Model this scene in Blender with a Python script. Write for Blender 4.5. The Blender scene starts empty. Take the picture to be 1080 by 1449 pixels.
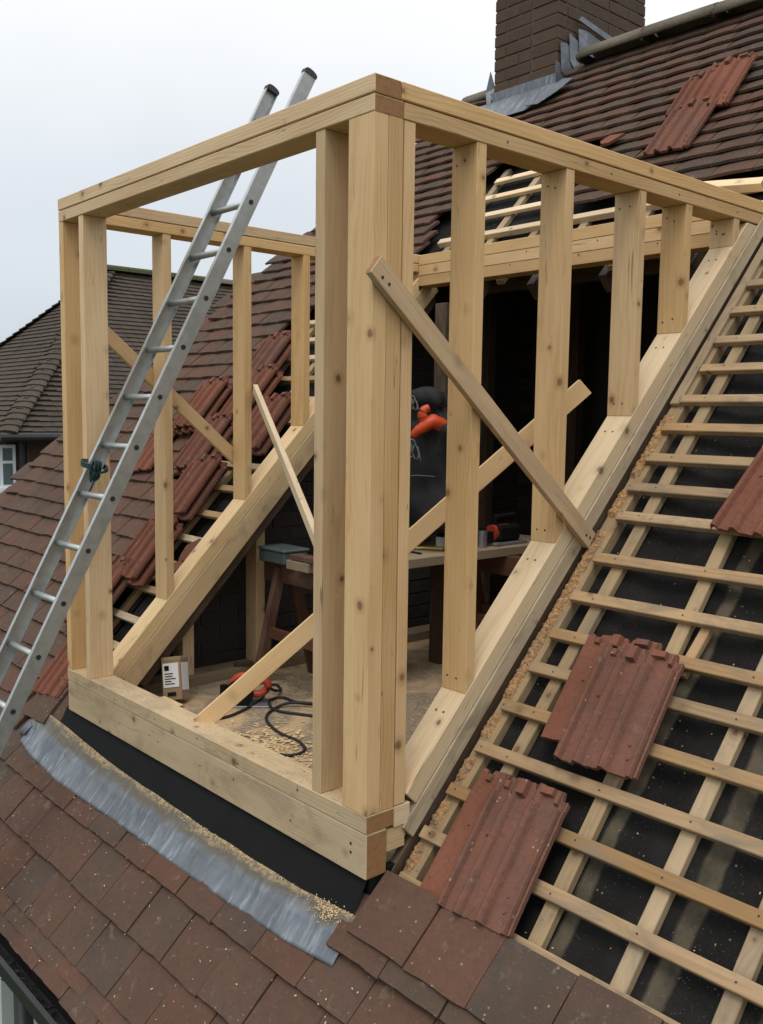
import bpy, bmesh, math, random
from mathutils import Vector, Matrix, noise
random.seed(11)
rnd = random.random
def U(a, b): return a + (b - a) * random.random()
scene = bpy.context.scene
col = scene.collection

# ------------------------------------------------------------------ camera
CAM = Vector((1.84359888, -1.59090446, 1.25029931))
cr = Vector((0.66186008, 0.74951036, 0.01324625)); cu = Vector((-0.0840385, 0.05662853, 0.99485212)); cf = Vector((-0.74490185, 0.6595661, -0.10046789))
FPX, IW, IH = 1334.43, 1080.0, 1449.0
cd = bpy.data.cameras.new('camera'); cam = bpy.data.objects.new('camera', cd); col.objects.link(cam)
cam.matrix_world = Matrix(((cr.x, cu.x, -cf.x, CAM.x), (cr.y, cu.y, -cf.y, CAM.y), (cr.z, cu.z, -cf.z, CAM.z), (0, 0, 0, 1)))
cd.sensor_fit = 'VERTICAL'; cd.sensor_height = 24.0; cd.lens = FPX / IH * 24.0
cd.clip_start = 0.05; cd.clip_end = 1000
scene.camera = cam

# ------------------------------------------------------------------ sky, sun, exposure
SUN_EL, SUN_DIR = math.radians(64), Vector((0.42, -0.62, 0))
world = bpy.data.worlds.new('World'); scene.world = world; world.use_nodes = True
wt = world.node_tree; wt.nodes.clear()
def wn(t, **k):
    n = wt.nodes.new(t)
    for a, b in k.items(): setattr(n, a, b)
    return n
sky = wn('ShaderNodeTexSky', sky_type='NISHITA', sun_disc=False, sun_elevation=SUN_EL, sun_rotation=math.atan2(SUN_DIR.x, SUN_DIR.y))
bg1 = wn('ShaderNodeBackground'); bg1.inputs[1].default_value = 0.10; wt.links.new(sky.outputs[0], bg1.inputs[0])
geo = wn('ShaderNodeTexCoord'); sep = wn('ShaderNodeSeparateXYZ'); wt.links.new(geo.outputs['Generated'], sep.inputs[0])
ramp = wn('ShaderNodeValToRGB'); wt.links.new(sep.outputs[2], ramp.inputs[0])
cr_ = ramp.color_ramp; cr_.interpolation = 'EASE'
cr_.elements[0].position = 0.0; cr_.elements[0].color = (0.60, 0.67, 0.74, 1)
cr_.elements[1].position = 1.0; cr_.elements[1].color = (1.55, 1.58, 1.62, 1)
e_ = cr_.elements.new(0.42); e_.color = (1.14, 1.16, 1.18, 1)
e_ = cr_.elements.new(0.17); e_.color = (0.76, 0.81, 0.86, 1)
nz = wn('ShaderNodeTexNoise'); nz.inputs['Scale'].default_value = 1.3; nz.inputs['Detail'].default_value = 4
wt.links.new(geo.outputs['Generated'], nz.inputs['Vector'])
mr = wn('ShaderNodeMapRange'); mr.inputs[3].default_value = 0.90; mr.inputs[4].default_value = 1.12; mr.inputs[1].default_value = 0.3; mr.inputs[2].default_value = 0.7
wt.links.new(nz.outputs[0], mr.inputs[0])
bg2 = wn('ShaderNodeBackground'); wt.links.new(ramp.outputs[0], bg2.inputs[0]); wt.links.new(mr.outputs[0], bg2.inputs[1])
mxw = wn('ShaderNodeMixShader'); mxw.inputs[0].default_value = 0.90
wt.links.new(bg1.outputs[0], mxw.inputs[1]); wt.links.new(bg2.outputs[0], mxw.inputs[2])
wo = wn('ShaderNodeOutputWorld'); wt.links.new(mxw.outputs[0], wo.inputs[0])
sl = bpy.data.lights.new('sun', 'SUN'); sl.energy = 1.3; sl.angle = math.radians(24); sl.color = (1.0, 0.95, 0.88)
so = bpy.data.objects.new('sun', sl); col.objects.link(so)
sd = Vector((SUN_DIR.x, SUN_DIR.y, 0)).normalized() * math.cos(SUN_EL) + Vector((0, 0, math.sin(SUN_EL)))
so.rotation_euler = sd.to_track_quat('Z', 'Y').to_euler(); so.location = (0, 0, 12)
vs = scene.view_settings; vs.view_transform = 'Standard'; vs.look = 'None'; vs.exposure = 0.0; vs.gamma = 1.0; vs.use_curve_mapping = False

# ------------------------------------------------------------------ node helpers and materials
class NT:
    def __init__(s, name):
        s.m = bpy.data.materials.new(name); s.m.use_nodes = True; s.t = s.m.node_tree; s.t.nodes.clear()
        s.out = s.t.nodes.new('ShaderNodeOutputMaterial'); s.b = s.t.nodes.new('ShaderNodeBsdfPrincipled')
        s.t.links.new(s.b.outputs[0], s.out.inputs[0])
    def n(s, t, ins=None, **k):
        nd = s.t.nodes.new(t)
        for a, b in k.items(): setattr(nd, a, b)
        for a, b in (ins or {}).items(): s.set(nd.inputs[a], b)
        return nd
    def set(s, sock, v):
        if hasattr(v, 'is_output') or isinstance(v, bpy.types.NodeSocket): s.t.links.new(v, sock)
        else: sock.default_value = v
    def math(s, op, a, b=0.0, c=None, clamp=False):
        nd = s.n('ShaderNodeMath', operation=op, use_clamp=clamp); s.set(nd.inputs[0], a); s.set(nd.inputs[1], b)
        if c is not None: s.set(nd.inputs[2], c)
        return nd.outputs[0]
    def vm(s, op, a, b=(0, 0, 0)):
        nd = s.n('ShaderNodeVectorMath', operation=op); s.set(nd.inputs[0], a); s.set(nd.inputs[1], b)
        return nd.outputs['Value'] if op in ('LENGTH', 'DISTANCE', 'DOT_PRODUCT') else nd.outputs[0]
    def mix(s, f, a, b, mode='MIX'):
        nd = s.n('ShaderNodeMix', data_type='RGBA', blend_type=mode); s.set(nd.inputs[0], f)
        s.set(nd.inputs[6], a if not isinstance(a, tuple) else (*a[:3], 1)); s.set(nd.inputs[7], b if not isinstance(b, tuple) else (*b[:3], 1))
        return nd.outputs[2]
    def rng(s, v, a, b, c=0.0, d=1.0, smooth=True):
        nd = s.n('ShaderNodeMapRange', interpolation_type='SMOOTHSTEP' if smooth else 'LINEAR')
        for i, x in enumerate((v, a, b, c, d)): s.set(nd.inputs[i], x)
        return nd.outputs[0]
    def noise(s, v, sc, det=3, dist=0.0, rough=0.55):
        nd = s.n('ShaderNodeTexNoise', {'Vector': v, 'Scale': sc, 'Detail': det, 'Distortion': dist, 'Roughness': rough}); return nd.outputs[0]
    def bump(s, h, st, dist=0.002):
        nd = s.n('ShaderNodeBump', {'Height': h, 'Strength': st, 'Distance': dist}); s.t.links.new(nd.outputs[0], s.b.inputs['Normal'])
    def fin(s, c, rough=0.7, metal=0.0, spec=0.4):
        s.set(s.b.inputs['Base Color'], (*c[:3], 1) if isinstance(c, tuple) else c); s.set(s.b.inputs['Roughness'], rough)
        s.set(s.b.inputs['Metallic'], metal); s.set(s.b.inputs['Specular IOR Level'], spec); return s.m
    def obj(s): return s.n('ShaderNodeTexCoord').outputs['Object']
    def rand(s): return s.n('ShaderNodeObjectInfo').outputs['Random']
    def pos(s): return s.n('ShaderNodeNewGeometry').outputs['Position']
    def island(s): return s.n('ShaderNodeNewGeometry').outputs['Random Per Island']

def wood(name, light, dark, knot=(0.10, 0.045, 0.02), dirt=0.0, rough=0.62, fineness=1.0, hue=0.25, knots=True):
    s = NT(name); r = s.rand()
    off = s.n('ShaderNodeCombineXYZ'); s.set(off.inputs[0], s.math('MULTIPLY', r, 47.0)); s.set(off.inputs[1], s.math('MULTIPLY', r, 0.31)); s.set(off.inputs[2], s.math('MULTIPLY_ADD', r, -0.77, 0.09))
    v = s.vm('ADD', s.obj(), off.outputs[0])
    # knots: small spheres scattered through the timber, cut by its faces
    kv = s.vm('MULTIPLY', v, (5.4, 15.0, 15.0))
    vo = s.n('ShaderNodeTexVoronoi', {'Vector': kv, 'Scale': 1.0, 'Randomness': 1.0}, feature='F1')
    dl = s.vm('LENGTH', s.vm('MULTIPLY', s.vm('SUBTRACT', kv, vo.outputs['Position']), (1 / 5.4, 1 / 15.0 * 1.15, 1 / 15.0 * 1.15)))
    sepc = s.n('ShaderNodeSeparateColor', {0: vo.outputs['Color']})
    R = s.math('MULTIPLY_ADD', s.math('POWER', sepc.outputs[0], 1.3), 0.013, 0.0052)
    dl2 = s.math('ADD', dl, s.math('MULTIPLY', s.math('SUBTRACT', s.noise(v, 120, 3), 0.5), 0.006)); kd = s.math('DIVIDE', dl2, R)
    core = s.math('MULTIPLY', s.rng(kd, 0.55, 0.95, 1.0, 0.0), s.rng(s.noise(v, 260, 3), 0.3, 0.7, 0.65, 1.0)); halo = s.math('POWER', s.rng(kd, 0.6, 2.6, 1.0, 0.0), 1.6)
    if not knots: core = s.math('MULTIPLY', core, 0.0)
    # growth rings and fibre
    warp = s.n('ShaderNodeTexNoise', {'Vector': s.vm('MULTIPLY', v, (1.1, 5, 5)), 'Scale': 1.0, 'Detail': 2.0}).outputs['Color']
    w2 = s.vm('MULTIPLY', s.vm('SUBTRACT', warp, (0.5, 0.5, 0.5)), (0.0, 0.10, 0.10))
    bendv = s.n('ShaderNodeCombineXYZ'); s.set(bendv.inputs[1], s.math('MULTIPLY', s.rng(dl, 0.0, 0.05, 1, 0), 0.016)); s.set(bendv.inputs[2], s.math('MULTIPLY', s.rng(dl, 0.0, 0.05, 1, 0), 0.013))
    rv = s.vm('MULTIPLY', s.vm('ADD', s.vm('ADD', v, w2), bendv.outputs[0]), (0.10, 1, 1))
    wv = s.n('ShaderNodeTexWave', {'Vector': rv, 'Scale': 34.0 * fineness, 'Distortion': 1.4, 'Detail': 2.0, 'Detail Scale': 1.5}, wave_type='RINGS', rings_direction='X')
    ring = s.rng(wv.outputs['Fac'], 0.25, 0.95)
    fib = s.noise(s.vm('MULTIPLY', v, (3.0, 150, 150)), 1.0, 3)
    blot = s.noise(s.vm('MULTIPLY', v, (2.2, 11, 11)), 1.0, 3)
    g = s.math('ADD', s.math('MULTIPLY', s.math('MULTIPLY', ring, s.rng(blot, 0.3, 0.7, 0.15, 1.0)), 0.30), s.math('MULTIPLY', s.rng(fib, 0.3, 0.75), 0.24))
    g = s.math('ADD', g, s.math('MULTIPLY', s.rng(blot, 0.35, 0.75), 0.40), clamp=True)
    c = s.mix(g, light, dark)
    c = s.mix(s.math('MULTIPLY', halo, 0.55), c, tuple(x * 0.62 for x in dark))
    c = s.mix(s.math('MULTIPLY', core, 0.9), c, knot)
    ck = s.math('ABSOLUTE', s.math('SUBTRACT', s.noise(s.vm('MULTIPLY', v, (1.3, 42, 42)), 1.0, 1), 0.5))
    ckm = s.math('MULTIPLY', s.rng(ck, 0.002, 0.007, 1, 0), s.rng(s.noise(s.vm('MULTIPLY', v, (3, 9, 9)), 1.0, 2), 0.54, 0.62)); c = s.mix(s.math('MULTIPLY', ckm, 0.7), c, (0.14, 0.08, 0.04))
    # per-piece tone
    r2 = s.math('FRACT', s.math('MULTIPLY', r, 17.31)); r3 = s.math('FRACT', s.math('MULTIPLY', r, 41.7))
    c = s.mix(s.math('MULTIPLY', r2, hue), c, tuple((a * b) for a, b in zip(dark, (0.98, 0.88, 0.76))))
    hv = s.n('ShaderNodeHueSaturation', {'Color': c, 'Value': s.math('MULTIPLY_ADD', r3, 0.34, 0.78), 'Saturation': s.math('MULTIPLY_ADD', r2, 0.2, 0.88)})
    c = hv.outputs[0]
    if dirt > 0:
        d1 = s.noise(s.vm('MULTIPLY', v, (4, 9, 9)), 1.0, 5, 0.6, 0.65); d2 = s.noise(s.vm('MULTIPLY', v, (26, 14, 14)), 1.0, 3)
        dm = s.math('MULTIPLY', s.rng(d1, 0.46, 0.72), dirt * 0.9); c = s.mix(dm, c, (0.20, 0.155, 0.105))
        c = s.mix(s.math('MULTIPLY', s.rng(d2, 0.66, 0.74), dirt * 0.8), c, (0.13, 0.09, 0.06))
    s.bump(s.math('ADD', s.math('MULTIPLY', fib, 0.5), s.math('MULTIPLY', ring, 0.5)), 0.22, 0.0015)
    return s.fin(c, s.math('MULTIPLY_ADD', fib, 0.2, rough - 0.1), 0, 0.3)

PL, PD = (0.68, 0.475, 0.252), (0.49, 0.300, 0.136)
M_pine = wood('pine', PL, PD)
M_pine_b = wood('pine_pale', (0.76, 0.58, 0.35), (0.60, 0.42, 0.225), hue=0.1)
M_pine_d = wood('pine_site_dirty', (0.64, 0.48, 0.28), (0.46, 0.32, 0.17), dirt=0.55, hue=0.15)
M_pine_w = wood('pine_weathered', (0.58, 0.45, 0.285), (0.40, 0.29, 0.17), dirt=0.7, hue=0.15)
M_brace = wood('brace_wood', (0.58, 0.40, 0.22), (0.38, 0.24, 0.12), dirt=0.3)
M_batt = wood('batten_wood', (0.47, 0.325, 0.175), (0.27, 0.165, 0.08), dirt=1.0, rough=0.8, hue=0.5)
M_cbatt = wood('counter_batten_wood', (0.40, 0.30, 0.175), (0.25, 0.175, 0.10), dirt=0.8, rough=0.8, hue=0.3)
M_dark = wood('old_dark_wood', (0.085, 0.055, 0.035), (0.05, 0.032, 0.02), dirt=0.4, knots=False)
M_red = wood('red_brown_wood', (0.13, 0.060, 0.038), (0.08, 0.038, 0.025), dirt=0.4, knots=False)
M_bench = wood('bench_plank_wood', (0.34, 0.27, 0.18), (0.22, 0.165, 0.105), dirt=0.7)
def endgrain(name, a, b):
    s = NT(name); v = s.vm('ADD', s.obj(), (0.3, 0.07, 0.04))
    wv = s.n('ShaderNodeTexWave', {'Vector': s.vm('MULTIPLY', v, (0, 1, 1)), 'Scale': 60.0, 'Distortion': 1.8, 'Detail': 1.0}, wave_type='RINGS', rings_direction='X')
    c = s.mix(wv.outputs['Fac'], a, b); c = s.mix(s.rng(s.noise(v, 60, 3), 0.4, 0.8, 0, 0.5), c, tuple(x * .6 for x in b))
    return s.fin(c, 0.8)
M_end = endgrain('pine_end_grain', (0.36, 0.190, 0.080), (0.24, 0.115, 0.045))
M_end_p = endgrain('batten_end_grain', (0.46, 0.32, 0.18), (0.32, 0.21, 0.11))

def tile_mat(name, cols, specks=0.38, rough=0.85, mott=0.5):
    s = NT(name); r = s.math('FRACT', s.math('ADD', s.math('MULTIPLY', s.rand(), 7.13), s.island()))
    rp = s.n('ShaderNodeValToRGB', {0: r}); rp.color_ramp.interpolation = 'CONSTANT'
    el = rp.color_ramp.elements
    el[0].color = (*cols[0], 1); el[0].position = 0; el[1].color = (*cols[1], 1); el[1].position = 1 / len(cols)
    for i in range(2, len(cols)):
        e = el.new(i / len(cols)); e.color = (*cols[i], 1)
    p = s.pos(); pv = s.vm('ADD', p, s.n('ShaderNodeCombineXYZ', {0: s.math('MULTIPLY', r, 9.0)}).outputs[0])
    n1 = s.noise(pv, 9, 5, 0.4, 0.65); n2 = s.noise(p, 60, 4, 0, 0.7); n3 = s.noise(p, 2.3, 3)
    c = s.mix(s.rng(n1, 0.35, 0.7, 0, mott), rp.outputs[0], tuple(x * 1.12 for x in cols[min(2, len(cols) - 1)]))
    c = s.mix(s.rng(n3, 0.45, 0.7, 0, 0.40), c, tuple(x * .62 for x in cols[0]))
    c = s.mix(s.rng(n2, 0.45, 0.8, 0, 0.5), c, (0.05, 0.04, 0.035))
    c = s.mix(s.rng(s.noise(p, 21, 4, 0.8, 0.7), 0.58, 0.75, 0, 0.5), c, (0.20, 0.165, 0.12))
    vo = s.n('ShaderNodeTexVoronoi', {'Vector': p, 'Scale': 48.0}); sc = s.n('ShaderNodeSeparateColor', {0: vo.outputs['Color']})
    m = s.math('MULTIPLY', s.rng(vo.outputs['Distance'], 0.08, 0.2, 1, 0), s.rng(s.math('MULTIPLY', sc.outputs[0], s.math('ADD', n3, 0.45)), 0.78, 0.82))
    c = s.mix(s.math('MULTIPLY', m, specks), c, (0.50, 0.46, 0.38))
    vo2 = s.n('ShaderNodeTexVoronoi', {'Vector': p, 'Scale': 150.0}); sc2 = s.n('ShaderNodeSeparateColor', {0: vo2.outputs['Color']})
    m2 = s.math('MULTIPLY', s.rng(vo2.outputs['Distance'], 0.1, 0.3, 1, 0), s.rng(sc2.outputs[0], 0.90, 0.93))
    c = s.mix(s.math('MULTIPLY', m2, specks * 0.6), c, (0.40, 0.33, 0.24))
    s.bump(s.math('ADD', s.noise(p, 140, 4), s.math('MULTIPLY', n1, 1.0)), 0.7, 0.003)
    return s.fin(c, 0.95, 0, 0.12)
M_tile = tile_mat('clay_roof_tile', [(0.098, 0.062, 0.046), (0.088, 0.061, 0.045), (0.114, 0.061, 0.042), (0.076, 0.058, 0.046), (0.095, 0.057, 0.042), (0.090, 0.061, 0.045), (0.106, 0.060, 0.043)])
M_tile_r = tile_mat('red_interlocking_tile', [(0.185, 0.077, 0.050), (0.160, 0.071, 0.049), (0.200, 0.080, 0.050), (0.145, 0.074, 0.055)], specks=0.4, mott=0.5)
M_tile_n = tile_mat('neighbour_roof_tile', [(0.078, 0.064, 0.051), (0.070, 0.060, 0.048), (0.084, 0.066, 0.051), (0.066, 0.056, 0.046)], specks=0.2)
M_tile_h = tile_mat('ridge_tile_mossy', [(0.17, 0.145, 0.110), (0.145, 0.125, 0.095), (0.19, 0.155, 0.115)], specks=0.3)

M_tile_rd = tile_mat('darker_red_interlocking_tile', [(0.165, 0.070, 0.047), (0.140, 0.065, 0.046), (0.180, 0.072, 0.047), (0.125, 0.066, 0.050)], specks=0.4, mott=0.5)  # slightly darker copy of the red tile colours, for the left row
def brick_mat(name, cols, dk=0.4):
    s = NT(name); r = s.math('FRACT', s.math('ADD', s.math('MULTIPLY', s.rand(), 5.7), s.island()))
    c = s.mix(r, cols[0], cols[1]); c = s.mix(s.rng(s.noise(s.pos(), 3.0, 4), 0.4, 0.7, 0, dk), c, cols[2])
    c = s.mix(s.rng(s.noise(s.pos(), 55, 4), 0.5, 0.8, 0, 0.5), c, tuple(x * 0.5 for x in cols[2]))
    s.bump(s.noise(s.pos(), 90, 4), 0.6, 0.004); return s.fin(c, 0.92, 0, 0.2)
M_brick = brick_mat('chimney_brick', [(0.110, 0.070, 0.048), (0.080, 0.056, 0.041), (0.056, 0.044, 0.035)])
M_brick_i = brick_mat('dark_inner_brick', [(0.050, 0.042, 0.038), (0.036, 0.032, 0.030), (0.028, 0.026, 0.025)])  # near-black brick tones for the inner wall
M_brick_n = brick_mat('neighbour_brick', [(0.10, 0.058, 0.040), (0.082, 0.05, 0.037), (0.06, 0.042, 0.032)])
def plain(name, c, rough=0.7, metal=0.0, var=0.25, sc=14, spec=0.4, bump=0.15, dark=0.6):
    s = NT(name); n = s.noise(s.pos(), sc, 4, 0.3, 0.6)
    cc = s.mix(s.rng(n, 0.35, 0.75, 0, var), c, tuple(x * dark for x in c)); s.bump(s.noise(s.pos(), sc * 8, 3), bump, 0.002)
    return s.fin(cc, rough, metal, spec)
M_mortar = plain('mortar', (0.105, 0.090, 0.072), 0.95)
M_mortar_i = plain('dark_inner_mortar', (0.065, 0.060, 0.055), 0.95)  # dark mortar, a little paler than the inner bricks
M_alu = plain('aluminium', (0.50, 0.52, 0.51), 0.42, 0.75, 0.45, 22, dark=0.55, bump=0.25)
M_rub = plain('black_rubber', (0.02, 0.02, 0.022), 0.6)
M_capg = plain('grey_rubber_cap', (0.055, 0.055, 0.06), 0.7)
M_gut = plain('black_plastic_gutter', (0.018, 0.019, 0.018), 0.45, var=0.5, spec=0.5)
M_white = plain('white_render', (0.62, 0.64, 0.63), 0.8, var=0.2)
M_grey = plain('grey_painted_board', (0.27, 0.29, 0.27), 0.7)
M_upvc = plain('white_window_plastic', (0.72, 0.76, 0.78), 0.35, var=0.1)
M_blk = plain('dark_membrane_edge', (0.0085, 0.0085, 0.009), 0.75, spec=0.15, var=0.6, sc=7, bump=0.5)
M_fab = plain('black_work_fabric', (0.013, 0.0135, 0.015), 0.8, var=0.5, sc=18, bump=0.6)
M_org = plain('orange_plastic', (0.55, 0.065, 0.016), 0.45, var=0.15)
M_logo = plain('grey_print', (0.13, 0.135, 0.14), 0.7)
M_sawred = plain('red_tool_plastic', (0.42, 0.055, 0.025), 0.45, var=0.3)
M_steel = plain('dull_steel', (0.30, 0.31, 0.32), 0.4, 0.6)
M_yel = plain('yellow_tool_plastic', (0.55, 0.42, 0.10), 0.5)
M_teal = plain('teal_rope_fibre', (0.022, 0.058, 0.065), 0.85, var=0.6, sc=70)
M_tin = plain('grey_green_tin', (0.10, 0.13, 0.125), 0.5, 0.3)
M_card = plain('brown_cardboard', (0.30, 0.21, 0.12), 0.85)
M_label = plain('white_paper_label', (0.72, 0.72, 0.70), 0.7, var=0.1)
M_dust = plain('sawdust_chips', (0.66, 0.47, 0.25), 0.9, var=0.5, sc=90)
M_ground = plain('lawn_ground', (0.045, 0.07, 0.025), 0.95, var=0.6, sc=3)
M_moss = plain('moss', (0.055, 0.06, 0.022), 0.95, var=0.7, sc=60, bump=0.8)
M_nail = plain('nail_steel', (0.03, 0.022, 0.018), 0.6)
def foam_mat():
    s = NT('orange_insulation_foam'); n = s.noise(s.pos(), 60, 5, 0.8, 0.7); c = s.mix(s.rng(n, 0.35, 0.65), (0.52, 0.30, 0.13), (0.27, 0.17, 0.09))
    c = s.mix(s.rng(s.noise(s.pos(), 7, 3), 0.5, 0.75, 0, 0.75), c, (0.24, 0.18, 0.12)); s.bump(n, 0.9, 0.01); return s.fin(c, 0.95)
M_foam = foam_mat()
def lead_mat(name, dusty=True):
    s = NT(name); o = s.obj(); n = s.noise(s.vm('MULTIPLY', o, (9, 3, 3)), 1.0, 5, 1.0, 0.65)
    c = s.mix(s.rng(n, 0.3, 0.7), (0.170, 0.188, 0.212), (0.100, 0.112, 0.128))
    c = s.mix(s.rng(s.noise(s.vm('MULTIPLY', o, (50, 9, 9)), 1.0, 3), 0.50, 0.72, 0, 0.6), c, (0.32, 0.35, 0.385))
    c = s.mix(s.rng(s.noise(o, 17, 4, 1.2), 0.58, 0.72, 0, 0.5), c, (0.12, 0.13, 0.145))
    rg = 0.48
    if dusty:
        sx = s.n('ShaderNodeSeparateXYZ', {0: s.n('ShaderNodeTexCoord').outputs['UV']}); y = s.math('ADD', sx.outputs[1], s.math('MULTIPLY', s.math('SUBTRACT', s.noise(s.vm('MULTIPLY', o, (6, 14, 5)), 1.0, 5, 0.7, 0.75), 0.5), 0.75))
        gr = s.rng(y, 0.52, 0.80); c = s.mix(s.math('MULTIPLY', gr, 0.8), c, (0.135, 0.112, 0.075))
        ye = s.math('MULTIPLY', s.rng(y, 0.80, 0.98), s.rng(s.noise(o, 70, 5, 0, 0.75), 0.40, 0.58)); c = s.mix(s.math('MULTIPLY', ye, 0.85), c, (0.46, 0.335, 0.175))
        rg = s.math('MULTIPLY_ADD', gr, 0.4, 0.45)
    s.bump(s.math('ADD', n, s.math('MULTIPLY', s.noise(s.vm('MULTIPLY', o, (34, 6, 6)), 1.0, 4, 0.5), 0.8)), 0.8, 0.008); return s.fin(c, rg, 0.25, 0.5)
M_lead = lead_mat('lead_sheet_dusty'); M_lead_c = lead_mat('lead_sheet_clean', False)
def memb_mat():
    s = NT('black_underlay'); p = s.pos(); o = s.obj()
    c = s.mix(s.rng(s.noise(p, 5, 4), 0.4, 0.7), (0.0145, 0.0140, 0.0135), (0.024, 0.023, 0.021))
    sx = s.n('ShaderNodeSeparateXYZ', {0: o}); w = s.math('ADD', sx.outputs[0], s.math('MULTIPLY', s.math('SUBTRACT', s.noise(p, 7, 4), 0.5), 0.03))
    for x0, x1 in ((0.50, 0.535), (0.765, 0.81), (1.00, 1.03)):
        m = s.math('MULTIPLY', s.rng(w, x0 - 0.006, x0 + 0.006), s.rng(w, x1 - 0.006, x1 + 0.006, 1, 0)); m = s.math('MULTIPLY', m, s.rng(s.noise(p, 11, 4), 0.3, 0.6, 0.35, 0.85)); c = s.mix(m, c, (0.115, 0.095, 0.065))
    for sc, th, am in ((170, 0.90, 0.55), (70, 0.965, 0.7), (330, 0.84, 0.4)):
        vo = s.n('ShaderNodeTexVoronoi', {'Vector': p, 'Scale': float(sc)}); q = s.n('ShaderNodeSeparateColor', {0: vo.outputs['Color']})
        m = s.math('MULTIPLY', s.rng(vo.outputs['Distance'], 0.08, 0.26, 1, 0), s.rng(s.math('ADD', q.outputs[0], s.math('MULTIPLY', s.math('SUBTRACT', s.noise(p, 4, 3), 0.5), 0.5)), th, th + 0.03))
        c = s.mix(s.math('MULTIPLY', m, am), c, (0.34, 0.30, 0.24))
    s.bump(s.noise(p, 16, 4), 0.6, 0.012); return s.fin(c, 0.8, 0, 0.06)
M_memb = memb_mat()
def floor_mat():
    s = NT('dusty_chipboard_floor'); p = s.pos()
    c = s.mix(s.rng(s.noise(p, 24, 5, 0.5, 0.7), 0.35, 0.65), (0.30, 0.235, 0.155), (0.185, 0.145, 0.10))
    c = s.mix(s.rng(s.noise(p, 3.4, 4, 0.6), 0.45, 0.62, 0, 0.9), c, (0.50, 0.345, 0.19))
    c = s.mix(s.rng(s.noise(p, 130, 3), 0.55, 0.7, 0, 0.7), c, (0.62, 0.46, 0.27)); s.bump(s.noise(p, 80, 4), 0.8, 0.004); return s.fin(c, 0.95)
M_floor = floor_mat()
def glass_mat():
    s = NT('window_glass'); s.b.inputs['Transmission Weight'].default_value = 0.0; return s.fin((0.10, 0.14, 0.14), 0.08, 0, 0.8)
M_glass = glass_mat()
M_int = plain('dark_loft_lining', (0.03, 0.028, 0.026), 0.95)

# ------------------------------------------------------------------ object helpers
WM = {}
def reg(o, M, parent):
    WM[o.name] = M.copy(); col.objects.link(o)
    if parent is not None:
        o.parent = parent; o.matrix_local = WM[parent.name].inverted() @ M
    else: o.matrix_world = M
    return o
def thing(name, label=None, cat=None, loc=(0, 0, 0), group=None, kind=None, M=None):
    o = bpy.data.objects.new(name, None); o.empty_display_size = 0.1
    if label: o['label'] = label
    if cat: o['category'] = cat
    if group: o['group'] = group
    if kind: o['kind'] = kind
    return reg(o, M or Matrix.Translation(loc), None)
def tag(o, label=None, cat=None, group=None, kind=None):
    for k, v in (('label', label), ('category', cat), ('group', group), ('kind', kind)):
        if v: o[k] = v
    return o
def setmats(me, mats):
    for m in (mats if isinstance(mats, (list, tuple)) else [mats]): me.materials.append(m)
def from_bm(name, bm, mats, parent=None, M=Matrix.Identity(4), smooth=False):
    me = bpy.data.meshes.new(name); bmesh.ops.recalc_face_normals(bm, faces=bm.faces); bm.to_mesh(me); bm.free(); setmats(me, mats)
    if smooth:
        for p in me.polygons: p.use_smooth = True
    return reg(bpy.data.objects.new(name, me), M, parent)
def inst(name, me, parent, M): return reg(bpy.data.objects.new(name, me), M, parent)

def hexa(bm, A, B):
    va = [bm.verts.new(p) for p in A]; vb = [bm.verts.new(p) for p in B]
    bm.faces.new(va[::-1]); bm.faces.new(vb)
    for i in range(4): bm.faces.new((va[i], va[(i + 1) % 4], vb[(i + 1) % 4], vb[i]))
def beam8(name, parent, A, B, mats, bev=0.0018, kind=None):
    A = [Vector(p) for p in A]; B = [Vector(p) for p in B]
    ca = sum(A, Vector()) / 4; cb = sum(B, Vector()) / 4; X = (cb - ca).normalized()
    Y = A[1] - A[0]; Y = (Y - X * Y.dot(X)).normalized(); Z = X.cross(Y); O = (ca + cb) / 2
    M = Matrix(((X.x, Y.x, Z.x, O.x), (X.y, Y.y, Z.y, O.y), (X.z, Y.z, Z.z, O.z), (0, 0, 0, 1))); Mi = M.inverted()
    bm = bmesh.new(); hexa(bm, [Mi @ p for p in A], [Mi @ p for p in B])
    bmesh.ops.recalc_face_normals(bm, faces=bm.faces)
    if len(mats if isinstance(mats, (list, tuple)) else [mats]) > 1:
        for f in bm.faces:
            if abs(f.normal.x) > 0.6 and len(f.verts) == 4:
                if abs((f.calc_center_median() - Vector((0, 0, 0))).x) > (cb - ca).length * 0.25: f.material_index = 1
    if bev: bmesh.ops.bevel(bm, geom=list(bm.edges), offset=bev, segments=1, affect='EDGES')
    o = from_bm(name, bm, mats, parent, M)
    if kind: o['kind'] = kind
    return o
def box(name, parent, x0, x1, y0, y1, z0, z1, mats, axis='x', bev=0.0018):
    if axis == 'x': A = [(x0, y0, z0), (x0, y1, z0), (x0, y1, z1), (x0, y0, z1)]; B = [(x1, *p[1:]) for p in A]
    elif axis == 'y': A = [(x0, y0, z0), (x1, y0, z0), (x1, y0, z1), (x0, y0, z1)]; B = [(p[0], y1, p[2]) for p in A]
    else: A = [(x0, y0, z0), (x1, y0, z0), (x1, y1, z0), (x0, y1, z0)]; B = [(p[0], p[1], z1) for p in A]
    return beam8(name, parent, A, B, mats, bev)
def beam(name, parent, a, b, w, h, up, mats, bev=0.0018):
    a, b, up = Vector(a), Vector(b), Vector(up); X = (b - a).normalized(); Y = up.cross(X).normalized(); Z = X.cross(Y)
    q = [Y * sy * w / 2 + Z * sz * h / 2 for sy, sz in ((-1, -1), (1, -1), (1, 1), (-1, 1))]
    return beam8(name, parent, [a + p for p in q], [b + p for p in q], mats, bev)
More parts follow.
